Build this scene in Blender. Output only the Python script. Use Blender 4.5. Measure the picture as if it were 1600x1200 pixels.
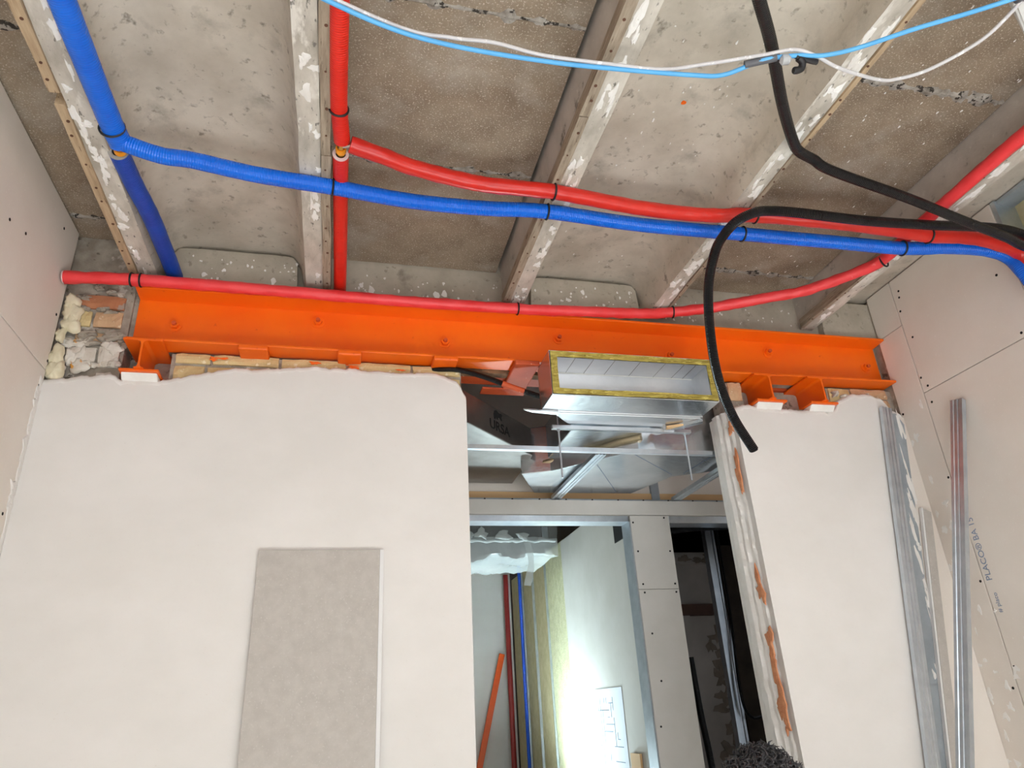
import bpy, bmesh, math, random
from mathutils import Vector, Matrix, noise
random.seed(7)
for o in list(bpy.data.objects): bpy.data.objects.remove(o)
S = bpy.context.scene
C = S.collection
H = 1.62                       # camera height; all z below are relative to the camera

# ------------------------------------------------------------------ camera
cd = bpy.data.cameras.new('camera'); cam = bpy.data.objects.new('camera', cd); C.objects.link(cam)
cd.sensor_width = 36; cd.lens = 1113.5 / 1600 * 36; cd.clip_start = .02; cd.clip_end = 60
yaw, pit, rol = 0.2513, 0.4295, -0.0577
fw = Vector((math.sin(yaw)*math.cos(pit), math.cos(yaw)*math.cos(pit), math.sin(pit)))
rt = Vector((math.cos(yaw), -math.sin(yaw), 0)); up = rt.cross(fw)
r2 = math.cos(rol)*rt + math.sin(rol)*up; u2 = -math.sin(rol)*rt + math.cos(rol)*up
mw = Matrix((r2, u2, -fw)).transposed().to_4x4(); mw.translation = (0, 0, H)
cam.matrix_world = mw; S.camera = cam

# ------------------------------------------------------------------ world, lights, exposure
w = bpy.data.worlds.new('sky'); S.world = w; w.use_nodes = True
w.node_tree.nodes['Background'].inputs[0].default_value = (.86, .93, 1, 1)
w.node_tree.nodes['Background'].inputs[1].default_value = 1.0
S.view_settings.view_transform = 'Standard'; S.view_settings.look = 'None'
S.view_settings.exposure = 0.0; S.view_settings.gamma = 1; S.view_settings.use_curve_mapping = False

def area(name, loc, target, sx, sy, energy, col=(1, 1, 1), spread=math.pi):
    l = bpy.data.lights.new(name, 'AREA'); l.shape = 'RECTANGLE'; l.size = sx; l.size_y = sy
    l.energy = energy; l.color = col; l.spread = spread
    o = bpy.data.objects.new(name, l); C.objects.link(o); o.location = loc
    o.rotation_euler = (Vector(target) - Vector(loc)).to_track_quat('-Z', 'Y').to_euler()
    return o
# daylight entering by the window in the wall behind the camera
area('window_daylight', (.7, -2.08, H + .12), (.7, 3, H + .3), 2.7, 1.9, 36, (.93, .97, 1))
sl = bpy.data.lights.new('sun', 'SUN'); sl.energy = 50; sl.angle = math.radians(1.5); sl.color = (.94, .975, 1)
sun = bpy.data.objects.new('sun', sl); C.objects.link(sun); sun.location = (.7, -5, H+4)
sun.rotation_euler = Vector((.05, .66, -.75)).to_track_quat('-Z', 'Y').to_euler()

# ------------------------------------------------------------------ helpers
def lin(c):
    return tuple(((v/255)/12.92 if v/255 <= .04045 else (((v/255)+.055)/1.055)**2.4) for v in c) + (1,)
MATS = {}
def M(name, c1, c2=None, scale=6, rough=.7, metal=0, bump=0, bscale=60, c3=None, s3=90, t3=(.62, .70),
      c4=None, s4=8, t4=(.6, .64), stretch=(1, 1, 1), detail=8, bump2=0, bscale2=8, trans=0, alpha=1, emit=None, spec=.5, ct=(.35, .65)):
    m = bpy.data.materials.new(name); m.use_nodes = True; nt = m.node_tree; N = nt.nodes; L = nt.links
    b = N['Principled BSDF']; b.inputs['Roughness'].default_value = rough; b.inputs['Metallic'].default_value = metal
    b.inputs['Specular IOR Level'].default_value = spec
    tc = N.new('ShaderNodeTexCoord'); mp = N.new('ShaderNodeMapping'); mp.inputs['Scale'].default_value = stretch
    L.new(tc.outputs['Object'], mp.inputs['Vector'])
    def nz(s, d=8, r=.6):
        n = N.new('ShaderNodeTexNoise'); n.inputs['Scale'].default_value = s; n.inputs['Detail'].default_value = d
        n.inputs['Roughness'].default_value = r; L.new(mp.outputs[0], n.inputs['Vector']); return n.outputs['Fac']
    def ramp(f, a, z):
        r = N.new('ShaderNodeMapRange'); r.inputs[1].default_value = a; r.inputs[2].default_value = z; L.new(f, r.inputs[0]); return r.outputs[0]
    def mix(f, a, bb):
        x = N.new('ShaderNodeMix'); x.data_type = 'RGBA'; L.new(f, x.inputs[0])
        for s, v in ((6, a), (7, bb)):
            if isinstance(v, tuple): x.inputs[s].default_value = v
            else: L.new(v, x.inputs[s])
        return x.outputs[2]
    col = lin(c1)
    if c2: col = mix(ramp(nz(scale, detail), *ct), col, lin(c2))
    if c4: col = mix(ramp(nz(s4, 6), *t4), col, lin(c4))
    if c3: col = mix(ramp(nz(s3, 3), *t3), col, lin(c3))
    if isinstance(col, tuple): b.inputs['Base Color'].default_value = col
    else: L.new(col, b.inputs['Base Color'])
    if bump or bump2:
        nb = N.new('ShaderNodeBump'); nb.inputs['Strength'].default_value = bump; nb.inputs['Distance'].default_value = .004
        L.new(nz(bscale, 6), nb.inputs['Height'])
        if bump2:
            n2 = N.new('ShaderNodeBump'); n2.inputs['Strength'].default_value = bump2; n2.inputs['Distance'].default_value = .02
            L.new(nz(bscale2, 4), n2.inputs['Height']); L.new(nb.outputs[0], n2.inputs['Normal']); nb = n2
        L.new(nb.outputs[0], b.inputs['Normal'])
    b.inputs['Transmission Weight'].default_value = trans; b.inputs['Alpha'].default_value = alpha
    if emit:
        b.inputs['Emission Color'].default_value = lin(emit[0]); b.inputs['Emission Strength'].default_value = emit[1]
    MATS[name] = m; return m

def add_rings(m, freq, strength, axis='Y', dist=.003):
    """fine corrugation as relief along an object's own axis"""
    nt = m.node_tree; N = nt.nodes; L = nt.links; b = N['Principled BSDF']
    uv = N.new('ShaderNodeUVMap'); sp = N.new('ShaderNodeSeparateXYZ'); L.new(uv.outputs[0], sp.inputs[0])
    k = N.new('ShaderNodeMath'); k.operation = 'MULTIPLY'; k.inputs[1].default_value = freq; L.new(sp.outputs['Y'], k.inputs[0])
    s = N.new('ShaderNodeMath'); s.operation = 'SINE'; L.new(k.outputs[0], s.inputs[0])
    bp = N.new('ShaderNodeBump'); bp.inputs['Strength'].default_value = strength; bp.inputs['Distance'].default_value = dist
    L.new(s.outputs[0], bp.inputs['Height'])
    old = b.inputs['Normal'].links
    if old: L.new(old[0].from_socket, bp.inputs['Normal'])
    L.new(bp.outputs[0], b.inputs['Normal'])

ORG = {}
class MB:
    def __init__(s): s.v = []; s.f = []; s.mi = []; s.uv = {}
    def add(s, vs, fs, mi=0):
        n = len(s.v); s.v += [Vector(p) for p in vs]
        for f in fs: s.f.append([i+n for i in f]); s.mi.append(mi)
        return n
    def box(s, x0, x1, y0, y1, z0, z1, mi=0):
        s.add([(x0,y0,z0),(x1,y0,z0),(x1,y1,z0),(x0,y1,z0),(x0,y0,z1),(x1,y0,z1),(x1,y1,z1),(x0,y1,z1)],
              [(3,2,1,0),(4,5,6,7),(0,1,5,4),(1,2,6,5),(2,3,7,6),(3,0,4,7)], mi); return s
    def prism(s, poly, a, d, e1, e2, org=(0,0,0), mi=0):
        """polygon in the e1/e2 plane, extruded from a to d along e1 x e2"""
        e1 = Vector(e1); e2 = Vector(e2); n = e1.cross(e2); o = Vector(org); k = len(poly)
        vs = [o+e1*p[0]+e2*p[1]+n*a for p in poly] + [o+e1*p[0]+e2*p[1]+n*d for p in poly]
        fs = [list(range(k))[::-1], list(range(k, 2*k))] + [(i, (i+1) % k, k+(i+1) % k, k+i) for i in range(k)]
        s.add(vs, fs, mi); return s
    def prismY(s, poly, y0, y1, mi=0):          # poly in (x,z)
        return s.prism(poly, -y1, -y0, (1,0,0), (0,0,1), mi=mi)
    def prismZ(s, poly, z0, z1, mi=0):          # poly in (x,y)
        return s.prism(poly, z0, z1, (1,0,0), (0,1,0), mi=mi)
    def prismX(s, poly, x0, x1, mi=0):          # poly in (y,z)
        return s.prism(poly, x0, x1, (0,1,0), (0,0,1), mi=mi)
    def tube(s, pts, r, seg=12, cap=True, mi=0, inner=None, jig=0, jf=30):
        pts = [Vector(p) for p in pts]; k = len(pts); prev = None; base = len(s.v); acc = 0; rings = []
        for i, p in enumerate(pts):
            t = (pts[min(i+1, k-1)] - pts[max(i-1, 0)]).normalized()
            if prev is None:
                a = Vector((0,0,1)) if abs(t.z) < .9 else Vector((1,0,0)); u = a.cross(t).normalized()
            else: u = (prev - t*prev.dot(t)).normalized()
            prev = u; v = t.cross(u); rr = r[i] if isinstance(r, (list, tuple)) else r
            if i: acc += (p - pts[i-1]).length
            for j in range(seg):
                an = 2*math.pi*j/seg; q = u*math.cos(an) + v*math.sin(an)
                k2 = rr*(1 + (jig*noise.noise(Vector((acc*jf, 3*math.cos(an), 3*math.sin(an)))) if jig else 0))
                s.v.append(p + q*k2)
            rings.append(acc)
        for i in range(k-1):
            for j in range(seg):
                j2 = (j+1) % seg
                s.uv[len(s.f)] = [(j/seg, rings[i]), (1+j/seg if False else (j+1)/seg, rings[i]), ((j+1)/seg, rings[i+1]), (j/seg, rings[i+1])]
                s.f.append([base+i*seg+j, base+i*seg+j2, base+(i+1)*seg+j2, base+(i+1)*seg+j]); s.mi.append(mi)
        if cap:
            s.f.append([base+j for j in range(seg)][::-1]); s.mi.append(mi)
            s.f.append([base+(k-1)*seg+j for j in range(seg)]); s.mi.append(mi)
        return s
    def build(s, name, mats, parent=None, smooth=False, bevel=0, sub=0, angle=40):
        lo = Vector((min(v.x for v in s.v), min(v.y for v in s.v), min(v.z for v in s.v)))
        hi = Vector((max(v.x for v in s.v), max(v.y for v in s.v), max(v.z for v in s.v)))
        og = Vector(((lo.x+hi.x)/2, (lo.y+hi.y)/2, lo.z))
        me = bpy.data.meshes.new(name); me.from_pydata([v-og for v in s.v], [], s.f); me.update()
        if not isinstance(mats, (list, tuple)): mats = [mats]
        for m in mats: me.materials.append(MATS[m])
        me.polygons.foreach_set('material_index', s.mi)
        if s.uv:
            ul = me.uv_layers.new(name='UVMap')
            for fi, p in enumerate(me.polygons):
                if fi in s.uv:
                    for li, uvc in zip(p.loop_indices, s.uv[fi]): ul.data[li].uv = uvc
        if smooth:
            me.polygons.foreach_set('use_smooth', [True]*len(me.polygons))
            try: me.set_sharp_from_angle(angle=math.radians(angle))
            except Exception: pass
        o = bpy.data.objects.new(name, me); C.objects.link(o)
        if parent:
            o.parent = parent; o.location = og + Vector((0,0,H)) - ORG[parent.name]
        else: o.location = og + Vector((0,0,H))
        ORG[o.name] = og + Vector((0,0,H))
        if bevel:
            bv = o.modifiers.new('bevel', 'BEVEL'); bv.width = bevel; bv.segments = 2; bv.limit_method = 'ANGLE'
        return o
def tag(o, label=None, cat=None, group=None, kind=None):
    if label: o['label'] = label
    if cat: o['category'] = cat
    if group: o['group'] = group
    if kind: o['kind'] = kind
    return o
def thing(name, label, cat, loc, group=None):
    o = bpy.data.objects.new(name, None); C.objects.link(o); o.location = Vector(loc)+Vector((0,0,H)); o.empty_display_size = .05
    ORG[o.name] = Vector(loc)+Vector((0,0,H)); return tag(o, label, cat, group)
def struct(o): o['kind'] = 'structure'; return o
def bez(pts, n=10):
    """Catmull-Rom through the points"""
    p = [Vector(q) for q in pts]; p = [2*p[0]-p[1]] + p + [2*p[-1]-p[-2]]; out = []
    for i in range(1, len(p)-2):
        for j in range(n):
            t = j/n; a, b, c, d = p[i-1], p[i], p[i+1], p[i+2]
            out.append(0.5*((2*b)+(c-a)*t+(2*a-5*b+4*c-d)*t*t+(3*b-a-3*c+d)*t**3))
    out.append(p[-2]); return out
def blob(mb, c, e1, e2, n, w, h, th, k=14, rough=.35, seed=0, mi=0):
    """irregular flat lump with a domed top, on the plane e1/e2, standing out along n"""
    rnd = random.Random(seed); c = Vector(c); e1 = Vector(e1); e2 = Vector(e2); n = Vector(n)
    ph = rnd.random()*9; rs = [1+rough*(rnd.random()-.5)*2*.6+rough*.4*math.sin(3*2*math.pi*i/k+ph) for i in range(k)]
    vs = []
    for f, hh in ((1, -.002), (.93, .7), (.6, 1)):
        for i in range(k):
            a = 2*math.pi*i/k
            vs.append(c+e1*(w/2*rs[i]*f*math.cos(a))+e2*(h/2*rs[i]*f*math.sin(a))+n*(th*hh*(1 if f == 1 else .7+.6*rnd.random())))
    vs.append(c+n*th)
    fs = []
    for q in range(2):
        for i in range(k): fs.append((q*k+i, q*k+(i+1) % k, (q+1)*k+(i+1) % k, (q+1)*k+i))
    for i in range(k): fs.append((2*k+i, 2*k+(i+1) % k, 3*k))
    if e1.cross(e2).dot(n) < 0: fs = [f[::-1] for f in fs]
    mb.add(vs, fs, mi)
def ring_tie(pipe, p, d, r, name='cable_tie', tail=True):
    d = Vector(d).normalized(); a = Vector((0,0,1)) if abs(d.z) < .9 else Vector((1,0,0)); u = a.cross(d).normalized(); v = d.cross(u); p = Vector(p)
    mb = MB(); mb.tube([p+u*math.cos(t*math.pi/12)*r+v*math.sin(t*math.pi/12)*r for t in range(25)], .0034, 6, cap=False)
    if tail:
        q = p+v*r+u*.008; mb.tube([q, q+v*.008+u*.006, q+v*.012+u*.018], .003, 5)
        mb.box(q.x-.004, q.x+.004, q.y-.004, q.y+.004, q.z-.002, q.z+.006)
    return mb.build(name, 'tie_black', pipe, smooth=True)

# ------------------------------------------------------------------ materials
M('trough_concrete', (208,198,183), (183,172,156), 5, .85, bump=.35, bscale=45, c3=(140,130,117), s3=34, t3=(.60,.74), c4=(172,163,149), s4=11, t4=(.54,.72))
M('trough_end', (190,180,164), (166,156,140), 6, .85, bump=.3, bscale=50, c3=(150,140,125), s3=40, t3=(.62,.72), c4=(140,131,118), s4=9, t4=(.6,.72))
M('rib_face', (204,196,186), (182,174,164), 7, .85, bump=.35, bscale=50, c3=(205,198,188), s3=45, t3=(.64,.70), c4=(128,122,113), s4=14, t4=(.62,.7))
M('rib_plaster', (214,206,194), (172,163,150), 14, .85, bump=.5, bscale=60, c3=(120,114,106), s3=60, t3=(.62,.68), c4=(226,220,210), s4=12, t4=(.56,.62), stretch=(1,.4,1))
M('panel_board', (160,142,121), (134,117,98), 7, .95, bump=.8, bscale=130, c3=(220,206,188), s3=190, t3=(.58,.68), c4=(176,164,149), s4=3, t4=(.5,.7))
M('joint_mortar', (186,178,168), (130,122,112), 30, .95, bump=.9, bscale=70, c3=(58,52,46), s3=50, t3=(.55,.6))
M('timber', (196,172,140), (168,142,112), 9, .75, bump=.3, bscale=40, stretch=(6,.7,6), c3=(118,94,72), s3=22, t3=(.64,.7))
M('timber_old', (176,160,140), (140,124,106), 12, .85, bump=.4, bscale=40, stretch=(6,.7,6), c3=(112,96,80), s3=25, t3=(.6,.68))
M('nail_rust', (96,62,44), rough=.8)
M('plaster_white', (236,231,226), (229,224,218), 2.5, .75, bump=.12, bscale=22, c3=(216,208,198), s3=190, t3=(.70,.76), stretch=(1,1,1.4))
M('plaster_torn', (246,243,239), (234,229,222), 10, .85, bump=.35, bscale=40)
M('plaster_lump', (230,224,214), (204,192,176), 14, .9, bump=.8, bscale=50, c3=(222,158,74), s3=20, t3=(.63,.67))
M('brick_yellow', (226,203,152), (205,180,128), 20, .9, bump=.5, bscale=90, c3=(236,222,190), s3=40, t3=(.6,.68))
M('brick_pink', (214,178,140), (196,158,122), 20, .9, bump=.5, bscale=90, c3=(228,208,176), s3=40, t3=(.6,.68))
M('brick_red', (196,134,96), (176,110,76), 16, .9, bump=.7, bscale=60, c3=(170,150,136), s3=22, t3=(.58,.64))
M('brick_bare', (226,158,116), (206,130,88), 30, .95, bump=.9, bscale=90)
M('mortar', (186,176,162), (150,138,124), 16, .95, bump=.9, bscale=55, c3=(112,102,90), s3=20, t3=(.6,.66), c4=(212,204,194), s4=12, t4=(.6,.64))
M('rubble', (150,112,80), (96,70,50), 18, .95, bump=1, bscale=60, c3=(200,170,140), s3=60, t3=(.62,.68))
M('foam', (238,228,200), (226,214,180), 20, .8, bump=.5, bscale=40)
M('plasterboard', (236,227,217), (230,220,209), 3, .85, bump=.06, bscale=120, c3=(240,232,223), s3=120, t3=(.64,.72))
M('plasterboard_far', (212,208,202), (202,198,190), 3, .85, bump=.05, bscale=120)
M('board_offcut', (198,191,183), (188,181,173), 30, .9, bump=.1, bscale=200, c3=(206,200,193), s3=160, t3=(.6,.7))
M('board_edge', (236,234,232), rough=.8)
M('hole_black', (22,20,19), rough=.9)
M('ink_blue', (132,146,170), rough=.8)
M('ink_black', (14,14,15), rough=.8)
M('ink_line', (110,126,150), rough=.8)
M('orange_paint', (254,116,10), (248,102,6), 3, .42, bump=.08, bscale=60, c3=(214,78,10), s3=30, t3=(.68,.8))
M('orange_dull', (214,92,44), (192,76,36), 5, .6, bump=.15, bscale=60, c3=(226,170,140), s3=60, t3=(.66,.74))
M('blue_sleeve', (0,112,236), (0,100,222), 8, .2, bump=.12, bscale=40)
M('blue_deep', (4,74,182), (2,62,164), 8, .4, bump=.1, bscale=40)
M('red_sleeve', (236,44,26), (224,34,18), 8, .3, bump=.15, bscale=50)
M('red_branch', (220,46,34), (204,36,28), 9, .3, bump=.3, bscale=40)
M('red_pink', (248,72,76), (240,58,60), 9, .4, bump=.35, bscale=40, c3=(250,150,150), s3=30, t3=(.68,.78))
for k in ('blue_sleeve','blue_deep','red_sleeve'): add_rings(MATS[k], 900, .3)
M('sleeve_foam', (176,172,166), rough=.9, bump=.3, bscale=200)
M('sleeve_foam_pink', (240,208,206), rough=.9, bump=.3, bscale=200)
M('brass', (206,168,90), rough=.25, metal=1)
M('press_ring', (246,158,20), rough=.45)
M('steel_pipe', (200,190,185), rough=.25, metal=1)
M('tie_black', (26,26,28), rough=.5)
M('conduit_black', (28,28,29), (36,36,37), 12, .27, c3=(120,116,112), s3=16, t3=(.70,.76))
add_rings(MATS['conduit_black'], 1100, .9, dist=.004)
M('conduit_end', (12,12,12), rough=.7)
M('cable_blue', (86,172,232), (100,182,236), 10, .45)
M('cable_white', (214,210,210), (200,196,196), 12, .5, c3=(236,234,232), s3=50, t3=(.6,.66))
M('tape_grey', (92,92,96), rough=.5)
M('bead_clear', (214,214,214), rough=.15, trans=.4)
M('galvanised', (216,223,230), (196,205,214), 14, .3, metal=.85, bump=.05, bscale=60)
M('galvanised_dull', (176,184,190), (156,164,171), 10, .5, metal=.35)
M('foil', (226,230,234), (206,211,216), 6, .24, metal=.92, bump=.35, bscale=26, bump2=.12, bscale2=5)
M('foil_inner', (226,228,231), (206,209,213), 4, .36, metal=.85, bump=.08, bscale=30)
M('foil_dark', (150,147,143), (128,124,120), 6, .34, metal=.85, bump=.25, bscale=26)
M('foil_tan_reflect', (232,216,182), (212,194,158), 10, .3, metal=.9, bump=.3, bscale=30)  # foil with a tan reflection painted into its colour
M('kraft', (226,186,138), rough=.85)
M('wool', (208,188,98), (150,130,52), 14, .95, bump=1, bscale=60, stretch=(1,6,5), c3=(228,214,120), s3=30, t3=(.58,.66))
M('insulation', (212,208,172), (190,186,148), 30, .95, bump=.9, bscale=90, c3=(206,204,150), s3=90, t3=(.58,.66))
M('insulation_dark', (200,186,148), (184,170,130), 20, .95, bump=.6, bscale=90)
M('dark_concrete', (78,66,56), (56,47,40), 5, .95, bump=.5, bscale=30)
M('dark_plaster', (186,178,172), (168,160,153), 4, .9, bump=.2, bscale=30)
M('dark_stain', (146,134,122), (124,112,100), 10, .95, bump=.5, bscale=30)
M('dark_wood', (92,60,46), (76,48,36), 9, .7)
M('film', (226,232,232), rough=.25, alpha=.5, bump=.5, bscale=16)
M('film_thin', (226,232,232), rough=.15, alpha=.16, bump=.8, bscale=16)
M('red_dark', (158,44,38), (140,36,32), 8, .45)
M('unit_dark', (48,46,50), rough=.6)
M('paper', (232,236,244), rough=.8)
M('tape_white', (236,236,230), rough=.6)
M('orange_tool', (240,92,16), rough=.4)
M('floor_screed', (192,192,190), (174,174,172), 3, .9, bump=.2, bscale=30)
M('lamp_body', (40,40,42), rough=.5)
M('hair_dark', (84,82,84), (58,56,58), 40, .55)
M('skin', (196,150,124), (184,136,110), 12, .55)
M('jacket', (52,58,70), (44,50,62), 12, .85, bump=.3, bscale=60)
M('trousers', (46,46,52), (40,40,46), 12, .9, bump=.3, bscale=60)
M('boots', (48,38,30), rough=.6)
M('eye_white', (230,228,224), rough=.3)
M('white_plastic', (222,220,216), rough=.5)
M('pvc_frame', (228,228,226), rough=.4)

# ------------------------------------------------------------------ floor, back wall with window
struct(MB().box(-1.05, 2.52, -2.1, 2.44, -1.72, -1.62).build('floor', 'floor_screed'))
struct(MB().box(.2, 3.4, 2.44, 6.9, -1.72, -1.62).build('floor', 'floor_screed'))
mb = MB()
for a in ((-1.1, 2.5, -1.62, -.85), (-1.1, 2.5, 1.1, 1.69), (-1.1, -.7, -.85, 1.1), (2.1, 2.5, -.85, 1.1)): mb.box(a[0], a[1], -2.0, -1.9, a[2], a[3])
struct(mb.build('wall_back', 'plaster_white'))
win = struct(MB().box(-.7, -.64, -1.98, -1.92, -.85, 1.1).box(2.04, 2.1, -1.98, -1.92, -.85, 1.1).box(-.64, 2.04, -1.98, -1.92, -.85, -.79).box(-.64, 2.04, -1.98, -1.92, 1.04, 1.1).box(.68, .73, -1.975, -1.925, -.79, 1.04).build('window_1', 'pvc_frame', bevel=.004))

# ------------------------------------------------------------------ ceiling: precast troughs, slab panels, battens
ceil = struct(MB().box(-1.1, 2.6, -2.0, 2.63, 1.86, 1.94).build('ceiling', 'dark_concrete'))
ZR, ZS = 1.53, 1.70
def trough(x0, x1, ot0, ot1, y1=2.50):
    rb = .062
    def inner(xa, s):
        pts = [(xa+s*rb, ZR)]; pts.append((xa+s*(rb+.018), ZR+.055))
        cx = xa+s*(rb+.018+.11); cz = ZR+.06
        for i in range(7):
            a = math.pi*(1-i/12); pts.append((cx+s*.11*math.cos(a), cz+(ZS-cz)*math.sin(a)))
        return pts
    poly = [(x0, ZR)] + inner(x0, 1) + inner(x1, -1)[::-1] + [(x1, ZR), (x1+ot1, 1.84), (x0+ot0, 1.84)]
    mb = MB(); k = len(poly)
    ny = 40; ys = [-1.88 + (y1+1.88)*i/ny for i in range(ny+1)]
    vs = []
    for y in ys:
        for (x, z) in poly:
            jj = 0
            if abs(z-ZR) < 1e-6: jj = .004*noise.noise(Vector((x*3, y*14, 0)))
            vs.append((x+jj, y, z+abs(jj)*.6))
    fs = []; mi = []
    for i in range(ny):
        for j in range(k):
            j2 = (j+1) % k; fs.append((i*k+j, (i+1)*k+j, (i+1)*k+j2, i*k+j2))
    n0 = len(mb.f); mb.add(vs, fs)
    for i in range(ny):
        for j in range(k):
            zb = abs(poly[j][1]-ZR) < 1e-6 and abs(poly[(j+1) % k][1]-ZR) < 1e-6
            if zb: mb.mi[n0+i*k+j] = 1
            elif j >= k-3: mb.mi[n0+i*k+j] = 2
    mb.add(vs[:k], [tuple(range(k))]); mb.add(vs[-k:], [tuple(range(k))[::-1]])
    o = mb.build('concrete_trough', ['trough_concrete', 'rib_plaster', 'rib_face'], ceil, smooth=True, angle=35)
    # closing diaphragm with rounded corners at the wall end
    ins = .012
    ip = [(p[0], p[1]) for p in poly[1:-3]]; cxm = (x0+x1)/2
    e = [(cxm+(p[0]-cxm)*.965, min(p[1], ZS-.028) if p[1] > ZR+.1 else 1.474) for p in ip]
    MB().prismY([(q[0], q[1]) for q in e], 2.462, 2.50).build('trough_end', 'trough_end', o, bevel=.008)
    return o
T1 = trough(-.762, -.107, -.02, .0); T2 = trough(.637, 1.318, -.036, .0); T3 = trough(2.03, 2.74, .0, .02)

def slab_row(x0, x1, edges, seed):
    rnd = random.Random(seed)
    for a, b in zip(edges[:-1], edges[1:]):
        mb = MB(); n = 26; g = .005
        # panel with slightly chipped short edges
        lo, hi = [], []
        for i in range(n+1):
            x = x0+(x1-x0)*i/n
            lo.append((x, a+g+.007*abs(noise.noise(Vector((x*18, a*7, 1))))))
            hi.append((x, b-g-.007*abs(noise.noise(Vector((x*18, b*7, 2))))))
        dz = (rnd.random()-.5)*.004
        mb.prismZ(lo+hi[::-1], ZS+dz, ZS+.07)
        mb.build('slab_panel', 'panel_board', ceil)
    for b in edges[1:-1]:
        mb = MB(); n = 40
        vs = []
        for i in range(n+1):
            x = x0+(x1-x0)*i/n; w_ = .010+.026*abs(noise.noise(Vector((x*12, b, 3)))); zz = ZS-.001+.010*noise.noise(Vector((x*25, b*3, 5)))
            vs += [(x, b-w_-.004, zz+.004), (x, b, zz-.003+.012*max(0, noise.noise(Vector((x*30, 1, b))))), (x, b+w_+.004, zz+.004), (x, b+w_, ZS+.06), (x, b-w_, ZS+.06)]
        fs = [(i*5+j, (i+1)*5+j, (i+1)*5+(j+1) % 5, i*5+(j+1) % 5) for i in range(n) for j in range(5)]
        mb.add(vs, fs); mb.build('joint_mortar', 'joint_mortar', ceil)
E3 = [-1.88, -1.16, -.55, .06, .67, 1.28, 1.89, 2.50]
slab_row(-.098, .598, E3, 1)
slab_row(1.33, 2.025, [-1.88, -1.16, -.55, .06, .68, 1.295, 2.33, 2.50], 2)
slab_row(-1.06, -.79, [-1.88, -.6, .6, 1.55, 2.36, 2.50], 3)

def batten(x0, x1, y0, y1, m, seed, z0=1.523, z1=1.565, parent=ceil, nails=True):
    mb = MB(); n = max(6, int((y1-y0)*14)); rnd = random.Random(seed); vs = []
    for i in range(n+1):
        y = y0+(y1-y0)*i/n; a = .0035*noise.noise(Vector((seed, y*5, 0))); b = .0035*noise.noise(Vector((seed+9, y*5, 0)))
        vs += [(x0+a, y, z0+b*.5), (x1+b, y, z0+a*.5), (x1+b, y, z1), (x0+a, y, z1)]
    fs = [(i*4+j, (i+1)*4+j, (i+1)*4+(j+1) % 4, i*4+(j+1) % 4) for i in range(n) for j in range(4)] + [(0,1,2,3), tuple(n*4+k for k in (3,2,1,0))]
    mb.add(vs, fs); o = mb.build('timber_batten', m, parent)
    if nails:
        mb = MB(); y = y0+.06
        while y < y1-.03:
            x = (x0+x1)/2+(rnd.random()-.5)*.008
            mb.tube([(x, y, z0+.002), (x, y, z0-.0015)], .0028+.002*rnd.random(), 8); y += .05+.09*rnd.random()
        mb.build('nail_heads', 'nail_rust', o)
batten(-.790, -.763, -.2, 1.585, 'timber', 1); batten(-.789, -.763, 1.625, 2.45, 'timber', 2)
batten(-.106, -.078, -.5, 1.70, 'timber_old', 3); batten(-.106, -.077, 1.705, 2.47, 'timber_old', 4)
batten(.606, .636, -.5, 1.42, 'timber_old', 5); batten(.608, .636, 1.425, 2.46, 'timber_old', 6)
batten(1.319, 1.334, -.5, 1.43, 'timber', 7); batten(1.319, 1.332, 1.46, 2.46, 'timber_old', 8)
batten(2.012, 2.029, -.5, 2.47, 'timber_old', 9)
# plaster scabs and drips left on the rib undersides
mb = MB()
for i in range(130):
    x = random.choice([-.735, -.735, -.13, .67, .67, 1.285, 1.285, 1.285, 2.06]); y = random.uniform(1.0, 2.45)
    blob(mb, (x+random.uniform(-.02, .02), y, ZR+.001), (1,0,0), (0,1,0), (0,0,-1), random.uniform(.008, .03), random.uniform(.02, .08), random.uniform(.002, .005), seed=i, rough=.6)
tag(mb.build('plaster_scabs', 'plaster_torn', ceil), kind='stuff')
# specks of white paint thrown on the concrete
mb = MB()
for i in range(170):
    x = random.uniform(-.6, 2.0); z = random.uniform(1.53, 1.64)
    if not (-.08 < x < .6 or 1.34 < x < 2.0 or -.7 < x < -.15 or .75 < x < 1.2): continue
    y = 2.4615 if (-.7 < x < -.15 or .75 < x < 1.2) else 2.4985
    s_ = random.uniform(.003, .010)*(2.4 if random.random() < .14 else 1)
    blob(mb, (x, y, z), (1,0,0), (0,0,1), (0,-1,0), s_, s_*random.uniform(.8, 2), .0012, k=9, seed=i+900)
for i in range(150):
    x = random.uniform(.75, 1.15) if random.random() < .4 else random.uniform(1.36, 2.0); y = random.uniform(1.0, 2.4); s_ = random.uniform(.0025, .007)
    blob(mb, (x, y, ZS-.002), (1,0,0), (0,1,0), (0,0,-1), s_, s_*random.uniform(.8, 2.5), .001, k=8, seed=i+1900)
tag(mb.build('paint_specks', 'plaster_torn', ceil), kind='stuff')
mb = MB(); blob(mb, (.985, 1.475, ZS-.001), (1,0,0), (0,1,0), (0,0,-1), .017, .017, .0015, seed=4, rough=.2)
mb.build('paint_spot', 'orange_paint', ceil)
tag(ceil.children[-1], label='orange paint spot')

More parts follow.
